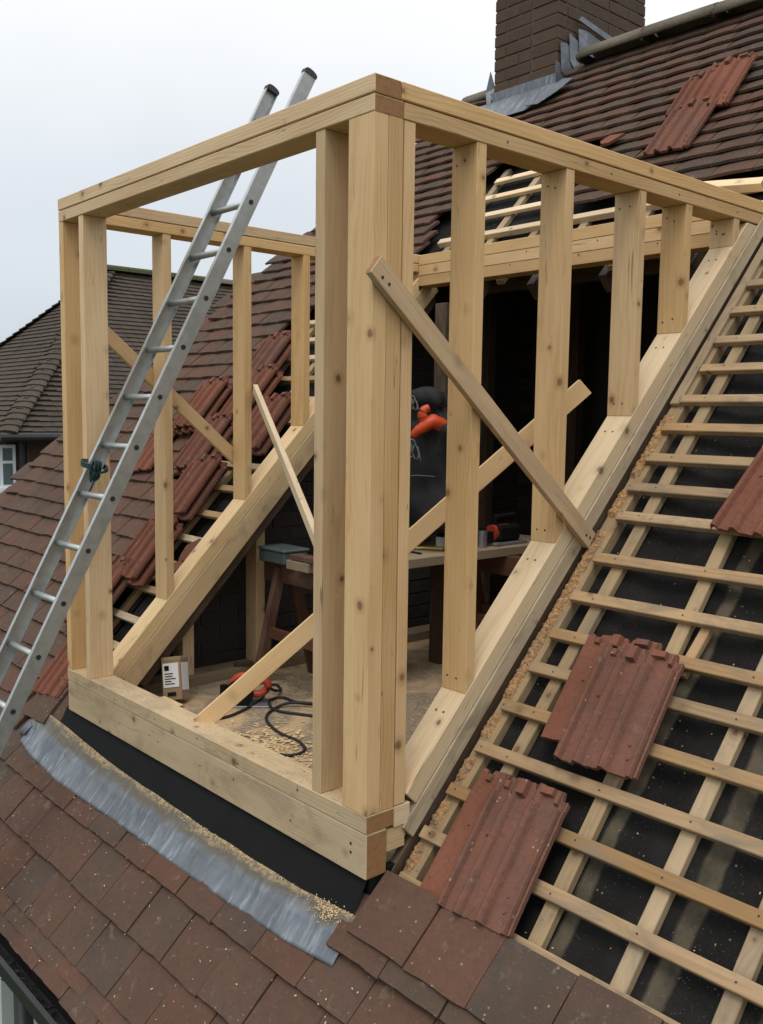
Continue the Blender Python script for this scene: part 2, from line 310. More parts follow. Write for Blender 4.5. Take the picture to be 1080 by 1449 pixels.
def tube_bm(bm, pts, r, seg=8, closed=False):
    rings = []; n = len(pts); pts = [Vector(p) for p in pts]
    for i, p in enumerate(pts):
        t = (pts[min(i + 1, n - 1)] - pts[max(i - 1, 0)]).normalized(); ax = Vector((0, 0, 1)) if abs(t.z) < 0.9 else Vector((1, 0, 0))
        u = t.cross(ax).normalized(); v = t.cross(u)
        rr = r[i] if isinstance(r, (list, tuple)) else r
        rings.append([bm.verts.new(p + (u * math.cos(k * 2 * math.pi / seg) + v * math.sin(k * 2 * math.pi / seg)) * rr) for k in range(seg)])
    for a, b in zip(rings, rings[1:]):
        for k in range(seg): bm.faces.new((a[k], a[(k + 1) % seg], b[(k + 1) % seg], b[k]))
    bm.faces.new(rings[0]); bm.faces.new(rings[-1][::-1])
def smooth_pts(P, n=8):
    P = [Vector(p) for p in P]; out = []
    for i in range(len(P) - 1):
        p0, p1, p2, p3 = P[max(i - 1, 0)], P[i], P[i + 1], P[min(i + 2, len(P) - 1)]
        for k in range(n):
            t = k / n; out.append(0.5 * ((2 * p1) + (p2 - p0) * t + (2 * p0 - 5 * p1 + 4 * p2 - p3) * t * t + (3 * p1 - p0 - 3 * p2 + p3) * t ** 3))
    out.append(P[-1]); return out
def pix(p):
    d = Vector(p) - CAM; z = d.dot(cf)
    if z < 0.05: return None
    return 540 + FPX * d.dot(cr) / z, 724.5 - FPX * d.dot(cu) / z, z

# roof frame: x along the eaves, s up the slope, n out of the roof (n = 0 on top of the battens)
T = 1.036; TH = math.atan(T); CT, ST = math.cos(TH), math.sin(TH); ZR = -0.11
MR = Matrix(((1, 0, 0, 0), (0, CT, -ST, 0), (0, ST, CT, ZR), (0, 0, 0, 1)))
def rp(x, s, n=0.0): return MR @ Vector((x, s, n))
S_EAVE, S_RIDGE = -0.68, 4.93

# ================================================================== SETTING
g = bmesh.new(); bmesh.ops.create_grid(g, x_segments=2, y_segments=2, size=300)
tag(from_bm('ground', g, M_ground, M=Matrix.Translation((0, 0, -5.3))), kind='structure')
bm = bmesh.new(); P_f = [(-4.3, .27), (-1.93, .27), (-1.93, .105), (-.01, .105), (-.01, .27), (3.05, .27), (3.05, 5.9), (-4.3, 5.9)]
va = [bm.verts.new((x, y, -.02)) for x, y in P_f]; vb = [bm.verts.new((x, y, -.06)) for x, y in P_f]; bm.faces.new(va); bm.faces.new(vb[::-1])
for i in range(8): bm.faces.new((va[i], vb[i], vb[(i + 1) % 8], va[(i + 1) % 8]))
fl = from_bm('floor', bm, M_floor); tag(fl, kind='structure')
# inner brick wall with single bricks
WX = -2.16
WY = [(0.0, -0.02), (3.3, -0.02), (3.3, 3.3 * T + ZR - .10), (0.0, max(-.01, ZR - .10 + .0))]
pw = beam8('inner_wall', None, [(WX - .10, y, z) for y, z in [(.14, -.02), (3.29, -.02), (3.29, 3.29 * T + ZR - .10), (.14, .14 * T + ZR - .10 + .02)]], [(WX - .006, y, z) for y, z in [(.14, -.02), (3.29, -.02), (3.29, 3.29 * T + ZR - .10), (.14, .14 * T + ZR - .10 + .02)]], M_mortar_i, 0); tag(pw, kind='structure')
bk = bmesh.new(); hexa(bk, [(-.006, 0, 0), (.006, 0, 0), (.006, 0, .066), (-.006, 0, .066)], [(-.006, .205, 0), (.006, .205, 0), (.006, .205, .066), (-.006, .205, .066)])
bmesh.ops.bevel(bk, geom=list(bk.edges), offset=.002, segments=1, affect='EDGES')
bme = bpy.data.meshes.new('inner_brick'); bmesh.ops.recalc_face_normals(bk, faces=bk.faces); bk.to_mesh(bme); bk.free(); bme.materials.append(M_brick_i)
for j in range(30):
    for i in range(15):
        y = 0.02 + i * 0.2155 - (0.108 if j % 2 else 0)
        z = -0.015 + j * 0.0765
        if y > .10 and T * y + ZR - 0.17 > z: inst('brick', bme, pw, Matrix.Translation((WX - 0.003 + U(-.002, .002), y, z)))

# ================================================================== HOUSE
house = thing('house', 'brick and white rendered house under a brown tiled roof being converted', 'house', (0, 0, -5.3))
def hx(s):   # x of the left roof edge at slope distance s
    P = [(-1, -4.62), (1.3, -4.66), (1.6, -4.55), (1.95, -4.22), (2.45, -3.98), (2.7, -3.93), (3.0, -3.92), (3.3, -3.70), (3.7, -3.53), (4.5, -3.14), (4.95, -2.80)]
    for (a, b), (c, d) in zip(P, P[1:]):
        if s <= c: return b + (d - b) * (s - a) / (c - a)
    return P[-1][1]
def poly_slab(name, pts, n0, n1, mat):
    bm = bmesh.new(); a = [bm.verts.new(rp(x, s, n0)) for x, s in pts]; b = [bm.verts.new(rp(x, s, n1)) for x, s in pts]
    bm.faces.new(a); bm.faces.new(b[::-1]); k = len(pts)
    for i in range(k): bm.faces.new((a[i], b[i], b[(i + 1) % k], a[(i + 1) % k]))
    return from_bm(name, bm, mat, house)
XR = 3.2
ss = [0.0, 1.3, 1.6, 1.95, 2.45, 2.7, 2.84]
NM0, NM1 = -0.066, -0.050
poly_slab('underlay', [(hx(s), s) for s in ss] + [(-1.945, 2.84), (-1.945, 0.0)], NM0, NM1, M_memb)
poly_slab('underlay', [(hx(-.66), -.66), (hx(0), -0.002), (XR, -0.002), (XR, -.66)], NM0, NM1, M_memb)
poly_slab('underlay', [(hx(s), s) for s in (2.842, 3.0, 3.3, 3.7, 4.5, S_RIDGE)] + [(XR, S_RIDGE), (XR, 2.842), (0.002, 2.842), (0.002, 3.0), (-1.943, 3.0), (-1.943, 2.842)], NM0, NM1, M_memb)
# right of the dormer: a slightly sagging sheet
bm = bmesh.new(); nx, ny = 130, 150; vv = []
for j in range(ny + 1):
    s = 0.0 + 2.841 * j / ny; row = []
    for i in range(nx + 1):
        x = 0.0 + XR * i / nx
        ph = min(abs(x - c) for c in (0.03, .14, .45, .715, .945, 1.22, 1.5, 1.8, 2.1, 2.4, 2.7, 3.0, 3.2))
        sag = -0.020 * min(1, ph / 0.11) ** 1.5 + 0.010 * noise.noise(Vector((x * 5, s * 4, 1.3)))
        lap = (.005 if s < 1.01 + .004 * math.sin(x * 7) else 0) + (.005 if s < 2.0 else 0) - .010; wr = .004 * noise.noise(Vector((x * 14 + s * 9, s * 3, 7))) + .003 * abs(noise.noise(Vector((x * 8 - s * 14, s * 5, 2))))
        row.append(bm.verts.new((x, s, NM1 + min(0, sag) + lap + (wr if ph > .03 else 0))))
    vv.append(row)
for j in range(ny):
    for i in range(nx): bm.faces.new((vv[j][i], vv[j][i + 1], vv[j + 1][i + 1], vv[j + 1][i]))
um = from_bm('underlay', bm, M_memb, house, MR, True)
# back slope, hip slope, gable and walls close the loft
YR, ZRI = rp(0, S_RIDGE).y, rp(0, S_RIDGE).z
def slab_poly(name, P, d, mat):
    bm = bmesh.new(); d = Vector(d); a = [bm.verts.new(p) for p in P]; b = [bm.verts.new(Vector(p) + d) for p in P]; k = len(P)
    bm.faces.new(a); bm.faces.new(b[::-1])
    for i in range(k): bm.faces.new((a[i], b[i], b[(i + 1) % k], a[(i + 1) % k]))
    return from_bm(name, bm, mat, house)
YB = 2 * YR + 0.35; ZE = rp(0, -.66).z
slab_poly('back_roof_slope', [(-2.8, YR, ZRI), (XR, YR, ZRI), (XR, YB, ZE), (-4.62, YB, ZE)], (0, 0, -.05), M_tile)
slab_poly('hip_roof_slope', [(-2.8, YR, ZRI - .02), (-2.82, YR + .05, ZRI - .02), (-5.6, YB, ZE), (-5.6, rp(0, -.66).y, ZE), tuple(rp(-4.66, 1.3, -.02))], (0, 0, -.05), M_tile)
slab_poly('gable_wall', [(XR, rp(0, -.6).y, ZE), (XR, YB - .1, ZE), (XR, YR, ZRI - .08)], (-.12, 0, 0), M_white)
box('front_wall', house, -4.4, XR - .13, -0.30, -0.10, -5.3, -0.66, M_white, 'x', 0)
box('rear_wall', house, -4.4, XR - .13, YB - .5, YB - .3, -5.3, ZE, M_white, 'x', 0)
box('side_wall', house, XR - .12, XR, -0.3, YB - .3, -5.3, ZE - .01, M_white, 'y', 0)
box('side_wall', house, -4.52, -4.41, -0.3, YB - .3, -5.3, ZE - .01, M_white, 'y', 0)
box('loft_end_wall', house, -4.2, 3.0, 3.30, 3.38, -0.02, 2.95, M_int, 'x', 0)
box('cladding_board', house, -1.88, -1.69, -0.33, -0.302, -3.2, -0.72, M_grey, 'z', .004)
box('fascia_board', house, -4.6, XR, -0.450, -0.430, -0.80, -0.60, M_blk, 'x', .003)
box('soffit_board', house, -4.6, XR, -0.429, -0.302, -0.80, -0.785, M_white, 'x', 0)
bm = bmesh.new(); tube_bm(bm, [(-1.55, -.36, -.81), (-1.55, -.36, -5.2)], .035, 12); from_bm('downpipe', bm, M_gut, house, smooth=True)
# gutter
bm = bmesh.new()
prof = [(-.545, -.604), (-.545, -.596), (-.532, -.596), (-.531, -.610), (-.531, -.672), (-.524, -.682), (-.46, -.684), (-.452, -.676), (-.4515, -.625)]
ra = [bm.verts.new((-4.7, *p)) for p in prof]; rb = [bm.verts.new((XR, *p)) for p in prof]
for i in range(len(prof) - 1): bm.faces.new((ra[i], ra[i + 1], rb[i + 1], rb[i]))
gu = from_bm('gutter', bm, M_gut, house, smooth=False)
mo = gu.modifiers.new('t', 'SOLIDIFY'); mo.thickness = 0.003
bm = bmesh.new()
for k in range(260):
    x = U(-1.9, 0.4); y = U(-.526, -.455); z = -.681 + U(0, .016); a = U(0, 3.1); l = U(.006, .03); w = U(.002, .008)
    q = [(l * cx, w * cy) for cx, cy in ((-1, 0), (0, -1), (1, 0), (0, 1))]
    bm.faces.new([bm.verts.new((x + p * math.cos(a) - r * math.sin(a), y + p * math.sin(a) + r * math.cos(a), z + U(0, .004))) for p, r in q])
tag(from_bm('gutter_debris', bm, [M_rub, M_dust], house), kind='stuff')

# --- roof tiles, each its own piece
def mk_tile(L, w, th, seed, chip=False):
    r = random.Random(seed); bm = bmesh.new(); nx, ny = 6, 3; top = []; bot = []
    for j in range(ny + 1):
        v = j / ny; tr = []; br = []
        for i in range(nx + 1):
            u = i / nx; x = (u - .5) * w + r.uniform(-.0008, .0008); y = v * L + (r.uniform(-.0035, .0012) if j == 0 else 0)
            cam_ = 0.0035 * (1 - (2 * u - 1) ** 2) + 0.002 * math.sin(v * 3 + seed)
            if chip and i == nx and j == 0: x -= .006; y += .010
            if chip and i == 2 and j == 0: y += .006
            ed = 0.0012 if (j == 0) else 0
            tr.append(bm.verts.new((x, y + ed, th + cam_ - ed * 1.5))); br.append(bm.verts.new((x, y, cam_ * .6)))
        top.append(tr); bot.append(br)
    for j in range(ny):
        for i in range(nx):
            bm.faces.new((top[j][i], top[j][i + 1], top[j + 1][i + 1], top[j + 1][i]))
            if j == 0: bm.faces.new((bot[j][i], bot[j + 1][i], bot[j + 1][i + 1], bot[j][i + 1]))
    for i in range(nx): bm.faces.new((top[0][i], bot[0][i], bot[0][i + 1], top[0][i + 1]))
    for j in range(ny):
        bm.faces.new((top[j][0], top[j + 1][0], bot[j + 1][0], bot[j][0])); bm.faces.new((top[j][nx], bot[j][nx], bot[j + 1][nx], top[j + 1][nx]))
    me = bpy.data.meshes.new('roof_tile'); bm.to_mesh(me); bm.free(); me.materials.append(M_tile)
    return me
TH_T = 0.0145
variants = {}
def tvar(gz, w):
    key = (round(gz, 3), round(w, 3))
    if key not in variants: variants[key] = [mk_tile(gz * 1.42 + 0.012, w - 0.004, TH_T, 31 * k + int(gz * 1000), False) for k in range(5)]
    return variants[key][random.choice((0, 0, 1, 1, 2, 2, 4, 4, 3))]
def bound_left(s):  # where the left stripped strip begins
    P = [(-.3, -2.26), (0.1, -2.28), (0.5, -2.32), (1.0, -2.46), (1.35, -2.60), (1.8, -2.78), (2.2, -2.80), (2.6, -2.70), (2.85, -2.45), (3.1, -2.14), (3.4, -2.08), (3.85, -1.98)]
    for (a, b), (c, d) in zip(P, P[1:]):
        if s <= c: return b + (d - b) * (s - a) / (c - a)
    return P[-1][1]
rows = []   # (s tail, gauge, x start, x end, lift)
for s, gz in ((-0.675, .12), (-0.628, .10), (-0.572, .168), (-0.405, .17)): rows.append((s, gz, -4.62, XR, 0))
rows.append((-0.235, .131, -4.62, XR, 0)); rows.append((-0.104, .12, -0.042, XR, .008)); rows.append((-0.052, .125, 0.0, XR, .020))
s = -0.104
while s < 3.12: rows.append((s, .12, None, 'L', 0)); s += .12
while s < 4.86:
    rows.append((s, .10, None, 'U' if s < 3.86 else XR, 0)); s += .10
cands = []; ri = 0
for s, gz, xa, xb, lift in rows:
    ri += 1; w = 0.212 if s < 3.1 else 0.20
    left = hx(s) + U(-.03, .03) if xa is None else xa
    x = left - (w / 2 if (ri % 2 and xa is None) else 0)
    if xa == -0.042: x = -0.042
    elif xa == 0.0: x = 0.005
    elif xa is not None: x = xa - (w * .5 if ri % 2 else 0) + U(-.02, .02)
    def put(xc, ww):
        jit = .4 if s > 3.0 else (1.3 if xc < -2.2 else 1.0)
        up = .009 if s > 3.1 else .005; M = MR @ Matrix.Translation((xc, s + U(-.004, .004) * jit + .004 * math.sin(xc * 1.3 + s), 0.016 + up + lift + U(-.001, .002) * jit)) @ Matrix.Rotation(U(-.007, .007) * jit, 4, 'Z') @ Matrix.Rotation(-(TH_T + (.009 if s > 3.1 else .005)) / gz * (.8 if lift else 1.0) + U(-.006, .004), 4, 'X') @ Matrix.Rotation(U(-.008, .008), 4, 'Y')
        if s > 0.5 and abs(xc - hx(s)) < .2: M = M @ Matrix.Rotation(U(.03, .10), 4, 'Y') @ Matrix.Rotation(U(.0, .12), 4, 'Z')
        cands.append((M, gz, ww))
    first = True
    while True:
        ww = w
        if xa == 0.0 and first: ww = 0.222
        xc = x + ww / 2
        if xb == 'L':
            if xc + ww * .4 > bound_left(s): break
        elif xb == 'U':
            if bound_left(min(s, 3.84)) < xc + ww * .5 and xc - ww / 2 < (-1.40 if s > 3.28 else XR):
                x += ww; 
                if x > XR: break
                continue
            if s < 3.28 and xc > bound_left(s): break
        if xc > (XR if isinstance(xb, str) else xb): break
        hit_gap = (s == -0.235 and 0.085 < xc < 0.14)
        # the chimney stands in the roof
        inchim = s > 4.62 and -2.63 < xc < -2.02
        if not hit_gap and not inchim: put(xc, ww)
        x += ww + U(-.001, .002); first = False
def area(c):
    p = c[0] @ Vector((0, c[1] * .5, 0.01)); q = pix(p)
    if not q: return 0
    inside = -60 < q[0] < 1140 and -60 < q[1] < 1510
    if p.x > -2.25 and -0.03 < p.y < 0.1 and p.x < 0: inside = False
    return (1.0 if inside else 0.02) * c[1] / q[2] ** 2
cands.sort(key=area, reverse=True)
for M, gz, ww in cands[:296]: inst('roof_tile', tvar(gz, ww), house, M)
vs_, fs_ = [], []
for M, gz, ww in cands[296:]:
    me = tvar(gz, ww); b = len(vs_); vs_.extend([M @ v.co for v in me.vertices]); fs_.extend([tuple(b + i for i in p.vertices) for p in me.polygons])
me = bpy.data.meshes.new('roof_tiles_beyond'); me.from_pydata(vs_, [], fs_); me.materials.append(M_tile)
tag(inst('roof_tiles_beyond', me, house, Matrix.Identity(4)), kind='stuff')
# mortar lump in the gap of the third course
box('mortar', house, 0, 0.032, 0, 0.10, 0, .014, M_mortar, 'y', .004); o = col.objects['mortar']; WM['mortar'] = MR @ Matrix.Translation((0.113, -0.225, 0.004)); o.matrix_local = WM[house.name].inverted() @ MR @ Matrix.Translation((0.113, -0.18, 0.010)) @ Matrix.Rotation(math.pi / 2, 4, 'Z')

# --- ridge
bm0 = bmesh.new(); pr_ = []
for k in range(9):
    a = math.radians(8) + math.radians(164) * k / 8; pr_.append((0.115 * math.cos(a), 0.105 * math.sin(a) - 0.02))
A_ = [(0, *p) for p in pr_] + [(0, p[0] * .86, p[1] * .82 - .004) for p in pr_[::-1]]
va = [bm0.verts.new(p) for p in A_]; vb = [bm0.verts.new((0.44, p[1], p[2])) for p in A_]; k_ = len(A_)
for i in range(k_): bm0.faces.new((va[i], va[(i + 1) % k_], vb[(i + 1) % k_], vb[i]))
bm0.faces.new(va[::-1]); bm0.faces.new(vb); bmesh.ops.recalc_face_normals(bm0, faces=bm0.faces)
rme = bpy.data.meshes.new('ridge_tile'); bm0.to_mesh(rme); bm0.free(); rme.materials.append(M_tile_h)
for p in rme.polygons: p.use_smooth = abs(p.normal.x) < .5
for i in range(11): inst('ridge_tile', rme, house, Matrix.Translation((-1.93 + i * .452, YR, ZRI + .035 + U(-.006, .006))) @ Matrix.Rotation(U(-.014, .014), 4, 'Z') @ Matrix.Rotation(U(-.008, .008), 4, 'Y'))
inst('ridge_tile', rme, house, Matrix.Translation((-2.98, YR + .05, ZRI + .0)) @ Matrix.Rotation(U(-.01, .01), 4, 'Z'))
for i in range(11): box('mortar_joint', house, -1.945 + i * .452, -1.925 + i * .452, YR - .108, YR + .1, ZRI + .02, ZRI + .075, M_mortar, 'y', .02)

# --- chimney
CX0, CX1, CY0, CY1, CZ0, CZ1 = -2.585, -2.06, 3.28, 4.22, 3.0, 4.70
ch = box('chimney', house, CX0 + .006, CX1 - .006, CY0 + .006, CY1 - .006, CZ0, CZ1 + .01, M_mortar, 'z', 0)
def brick_mesh(lx, ly):
    bm = bmesh.new(); hexa(bm, [(0, 0, 0), (lx, 0, 0), (lx, ly, 0), (0, ly, 0)], [(0, 0, .066), (lx, 0, .066), (lx, ly, .066), (0, ly, .066)])
    bmesh.ops.bevel(bm, geom=list(bm.edges), offset=.003, segments=1, affect='EDGES'); bmesh.ops.recalc_face_normals(bm, faces=bm.faces)
    me = bpy.data.meshes.new('brick'); bm.to_mesh(me); bm.free(); me.materials.append(M_brick); return me
bc = {}
def cbrick(x, y, z, lx, ly):
    k = (round(lx, 3), round(ly, 3))
    if k not in bc: bc[k] = brick_mesh(lx, ly)
    inst('brick', bc[k], ch, Matrix.Translation((x + U(-.002, .002), y + U(-.002, .002), z)))
j = 0; z = 3.16
while z < CZ1 - .05:
    o_ = j % 2
    # front and back faces
    segs = [(CX0, .205), (CX0 + .215, .095), (CX0 + .32, .205)] if o_ else [(CX0, .095), (CX0 + .105, .205), (CX0 + .32, .205)]
    for a, l in segs: cbrick(a, CY0, z, l, .09)
    y = CY0 + .10; f = True
    while y < CY1 - .02:
        l = .095 if (f and o_) else .205; l = min(l, CY1 - y)
        if l > .03: cbrick(CX1 - .09, y, z, .09, l)
        y += l + .010; f = False
    y = CY0 + .10
    while y < CY1 - .02:
        l = min(.205, CY1 - y)
        if l > .03 and j % 2 == 0: cbrick(CX0, y, z, .06, l)
        y += l + .01
    z += .0765; j += 1
# lead round the chimney
def lead_poly(pts, nrm, th=.004, name='lead_flashing'):
    bm = bmesh.new(); nrm = Vector(nrm); a = [bm.verts.new(p) for p in pts]; b = [bm.verts.new(Vector(p) + nrm * th) for p in pts]; k = len(pts)
    bm.faces.new(a); bm.faces.new(b[::-1])
    for i in range(k): bm.faces.new((a[i], b[i], b[(i + 1) % k], a[(i + 1) % k]))
    return from_bm(name, bm, M_lead_c, house)
X_ = CX1 + .006
for yz in ([(3.262, 3.30), (3.262, 3.475), (3.30, 3.468), (3.345, 3.43), (3.38, 3.385), (3.42, 3.36), (3.43, 3.30)],
           [(3.31, 3.42), (3.295, 3.59), (3.355, 3.60), (3.395, 3.57), (3.42, 3.50), (3.43, 3.44), (3.45, 3.36)],
           [(3.385, 3.50), (3.372, 3.665), (3.45, 3.64), (3.53, 3.60), (3.52, 3.52), (3.49, 3.46), (3.50, 3.40)],
           [(3.47, 3.57), (3.455, 3.71), (3.54, 3.72), (3.66, 3.70), (3.78, 3.68), (3.72, 3.60), (3.60, 3.50), (3.52, 3.42)]):
    o = lead_poly([(X_, y, z_) for y, z_ in yz], (1, 0, 0), .004); X_ += .0055
lead_poly([(X_, y, z_) for y, z_ in ((3.44, 3.755), (3.47, 3.785), (3.87, 3.735), (3.87, 3.70), (3.82, 3.70))], (1, 0, 0), .012)
lead_poly([(CX0 - .03, CY0 - .006, 3.27), (CX1 + .01, CY0 - .006, 3.27), (CX1 + .01, CY0 - .006, 3.405), (CX0 - .03, CY0 - .006, 3.405)], (0, -1, 0))
a0, a1 = 4.50, 4.74
lead_poly([rp(CX0 - .12, a0, .045), rp(CX1 - .10, a0 + .0, .045), rp(CX1 + .06, a0 + .10, .045), rp(CX1 + .05, a1, .05), rp(CX0 - .12, a1, .05)], (0, -ST, CT))
lead_poly([rp(CX1 - .10, a0 + .03, .060), rp(CX1 + .02, a0 + .0, .060), rp(CX1 + .13, a0 + .07, .07), rp(CX1 + .20, a0 + .17, .075), rp(CX1 + .1, a0 + .22, .07), rp(CX1 - .0, a0 + .16, .062)], (0, -ST, CT))
lead_poly([(CX0 - .004, CY0 - .05, 3.28), (CX0 - .05, CY0 - .02, 3.42), (CX0 - .02, CY0 - .01, 3.55), (CX0 - .004, CY0 + .02, 3.45)], (-1, 0, 0))

# --- battens and counter battens
def rbeam(name, x0, x1, s, w, th, ntop, mat, skew=0.0):
    A = [rp(x0, s - w / 2, ntop - th), rp(x0, s + w / 2, ntop - th), rp(x0, s + w / 2, ntop), rp(x0, s - w / 2, ntop)]
    B = [rp(x1, s - w / 2 + skew, ntop - th), rp(x1, s + w / 2 + skew, ntop - th), rp(x1, s + w / 2 + skew, ntop), rp(x1, s - w / 2 + skew, ntop)]
    return beam8(name, house, A, B, [mat, M_end_p], .0022)
def rcount(name, x, s0, s1, w, th, ntop, mat, dx=0.0):
    A = [rp(x - w / 2, s0, ntop - th), rp(x + w / 2, s0, ntop - th), rp(x + w / 2, s0, ntop), rp(x - w / 2, s0, ntop)]
    B = [rp(x + dx - w / 2, s1, ntop - th), rp(x + dx + w / 2, s1, ntop - th), rp(x + dx + w / 2, s1, ntop), rp(x + dx - w / 2, s1, ntop)]
    return beam8(name, house, A, B, [mat, M_end_p], .0022)
SB = [0.140, 0.282, 0.424, 0.571, 0.718, 0.862, 0.989, 1.134, 1.288, 1.464, 1.588, 1.722, 1.864, 2.0, 2.154, 2.30, 2.46, 2.61]
x_l = [0.022, 0.012, 0.018, 0.030, 0.038, 0.055, 0.062, 0.058, 0.062, 0.058, 0.04, 0.042, 0.04, .05, .055, .05, .045, .05]
for s_, x0 in zip(SB, x_l): rbeam('batten', x0, 2.6 + U(-.1, .1), s_, .037, .022, 0.0, M_batt, U(-.006, .006))
for s_ in (2.76, 2.91, 3.06, 3.21): rbeam('batten', .05, 2.6, s_, .037, .022, 0.0, M_batt, 0)
for x, dx in ((.158, -.03), (.478, -.09), (.715, .01), (.95, 0.0), (1.25, 0.0), (1.55, 0), (1.85, 0), (2.15, 0), (2.45, 0)):
    rcount('counter_batten', x, .155, 3.25, .042, .026, -.0235, M_cbatt, dx)
rcount('counter_batten', .505, .96, 1.12, .030, .022, -.026, M_batt, .01)
rcount('edge_timber', .034, .12, 3.2, .054, .046, -.0235, M_cbatt, .0)
rcount('packing_strip', .026, 1.98, 3.1, .036, .016, -.0065, M_cbatt, .0)
# left strip
for s_ in (0.02, .14, .28, .43, .58, .74, .90, 1.06, 1.22, 1.38, 1.54, 1.70, 1.86, 2.02, 2.18, 2.34, 2.50, 2.66, 2.82):
    rbeam('batten', bound_left(s_) - .18, -1.965 + U(-.015, 0), s_, .036, .022, 0.0, M_batt if rnd() < .5 else M_pine_w, U(-.008, .008))
for x in (-2.02, -2.32, -2.62): rcount('counter_batten', x, -.02, 2.8, .042, .026, -.0235, M_cbatt, -.06)
# above the dormer: fresh battens
for s_, xa, xb, th in ((3.115, -2.08, XR - .7, .024), (3.272, -2.06, 2.5, .034), (3.455, -2.04, -1.30, .022), (3.63, -2.03, -1.35, .022), (3.80, -1.97, -1.42, .022)):
    rbeam('batten', xa, xb, s_, .040, th, 0.002, M_pine_b, U(-.004, .012))
for x in (-1.98, -1.66, -1.36, -1.05, -.7, -.35): rcount('counter_batten', x, 2.86, 3.95 if x < -1.1 else 3.3, .045, .026, -.024, M_cbatt, .0)
lo = beam8('loose_batten', None, [rp(-.66, 3.262, .02), rp(-.66, 3.31, .02), rp(-.66, 3.31, .065), rp(-.66, 3.262, .065)], [rp(-.10, 3.17, .02), rp(-.10, 3.215, .02), rp(-.10, 3.215, .06), rp(-.10, 3.17, .06)], [M_pine_b, M_end_p])
tag(lo, 'short pale batten lying loose along the bottom row of the upper tiles', 'batten')
# insulation foam along the cheek
bm = bmesh.new(); rr_ = random.Random(4)
for seg0, seg1 in ((.16, .262), (.30, .405), (.445, .552), (.592, .70), (.735, 1.42), (1.455, 1.60), (1.63, 1.95)):
    n = max(8, int((seg1 - seg0) / .006)); prv = None
    for k in range(n + 1):
        s_ = seg0 + (seg1 - seg0) * k / n; e = min(1.0, k / 4, (n - k) / 4) if 0 < k < n else 0.02; ring = []
        big = .55 + .45 * noise.noise(Vector((s_ * 11, 3, 1))) + (.35 if s_ > .7 else 0)
        for q in range(11):
            t = q / 10; x = .004 + .040 * t + .004 * noise.noise(Vector((s_ * 30, q, 2)))
            hgt = (math.sin(math.pi * t) ** .5 if 0 < t < 1 else 0) * (.011 + .010 * max(0, big)) + .007 * noise.noise(Vector((s_ * 85, t * 7, 5))) + .006 * noise.noise(Vector((s_ * 200, t * 16, 8)))
            ring.append(bm.verts.new(rp(x, s_, -.030 + hgt * e)))
        if prv:
            for q in range(10): bm.faces.new((prv[q], prv[q + 1], ring[q + 1], ring[q]))
        prv = ring
tag(from_bm('insulation_foam', bm, M_foam, house, smooth=False), kind='stuff')
# dark trimmer boards closing the hole below the cheeks
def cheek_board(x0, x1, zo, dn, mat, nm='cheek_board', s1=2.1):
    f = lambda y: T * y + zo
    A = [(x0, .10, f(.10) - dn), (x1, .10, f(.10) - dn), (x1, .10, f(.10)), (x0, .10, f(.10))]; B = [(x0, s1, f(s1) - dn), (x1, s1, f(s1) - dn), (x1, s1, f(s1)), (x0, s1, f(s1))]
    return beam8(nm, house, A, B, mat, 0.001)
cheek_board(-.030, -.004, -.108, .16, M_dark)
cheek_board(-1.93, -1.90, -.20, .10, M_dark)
ub = box('upstand_board', house, -1.99, -.004, .022, .040, -.13, .001, M_blk, 'x', .001)
box('upstand_board', house, -.03, -.006, .041, .12, -.13, .012, M_blk, 'x', .001)
# lead apron below the front beam
def lerp_tab(P, x):
    if x <= P[0][0]: return P[0][1]
    for (a, b), (c, d) in zip(P, P[1:]):
        if x <= c: return b + (d - b) * (x - a) / (c - a)
    return P[-1][1]
LO_T = [(-2.2, -.128), (-2.07, -.152), (-1.73, -.175), (-1.3, -.168), (-.88, -.167), (-.5, -.166), (-.2, -.157), (.03, -.140)]
HI_T = [(-2.2, .032), (-1.94, .021), (-1.44, -.010), (-.92, -.020), (-.53, -.024), (-.22, -.020), (0, -.005)]
bm = bmesh.new(); uvl = bm.loops.layers.uv.new('UVMap'); nx, ny = 170, 14; G = []
cuts = (-1.62, -.47)
for j in range(ny + 1):
    row = []; v = j / ny
    for i in range(nx + 1):
        u = i / nx; x = -2.20 + 2.205 * u
        lo_ = lerp_tab(LO_T, x) + .002 * noise.noise(Vector((x * 3.3, 0, 0))) + .0008 * noise.noise(Vector((x * 17, 2, 0)))
        hi = lerp_tab(HI_T, x) + .004 * noise.noise(Vector((x * 6, 7, 0)))
        s_ = lo_ + (hi - lo_) * v
        n_ = .0205 + .013 * math.exp(-((v - .12) / .22) ** 2) * 0 + .012 * v ** 2 + .0028 * noise.noise(Vector((x * 7, s_ * 9, 4))) + .0022 * noise.noise(Vector((x * 38, s_ * 10, 9)))
        n_ += .003 * math.exp(-((v - .55) / .07) ** 2) + .0020 * abs(noise.noise(Vector((x * 16, s_ * 22, 3)))) + sum(.004 * math.exp(-((x - c) / .006) ** 2) for c in cuts)
        if u < .05 and v > .55: n_ += .012 * (1 - u / .05)
        row.append(bm.verts.new((x, s_, n_ + .008)))
    G.append(row)
for j in range(ny):
    for i in range(nx):
        f = bm.faces.new((G[j][i], G[j][i + 1], G[j + 1][i + 1], G[j + 1][i]))
        for lp, (a, b) in zip(f.loops, ((i, j), (i + 1, j), (i + 1, j + 1), (i, j + 1))): lp[uvl].uv = (a / nx, b / ny)
ap = from_bm('lead_apron', bm, M_lead, house, MR, True); mo = ap.modifiers.new('t', 'SOLIDIFY'); mo.thickness = .0025; mo.offset = 1
bm = bmesh.new(); G = []
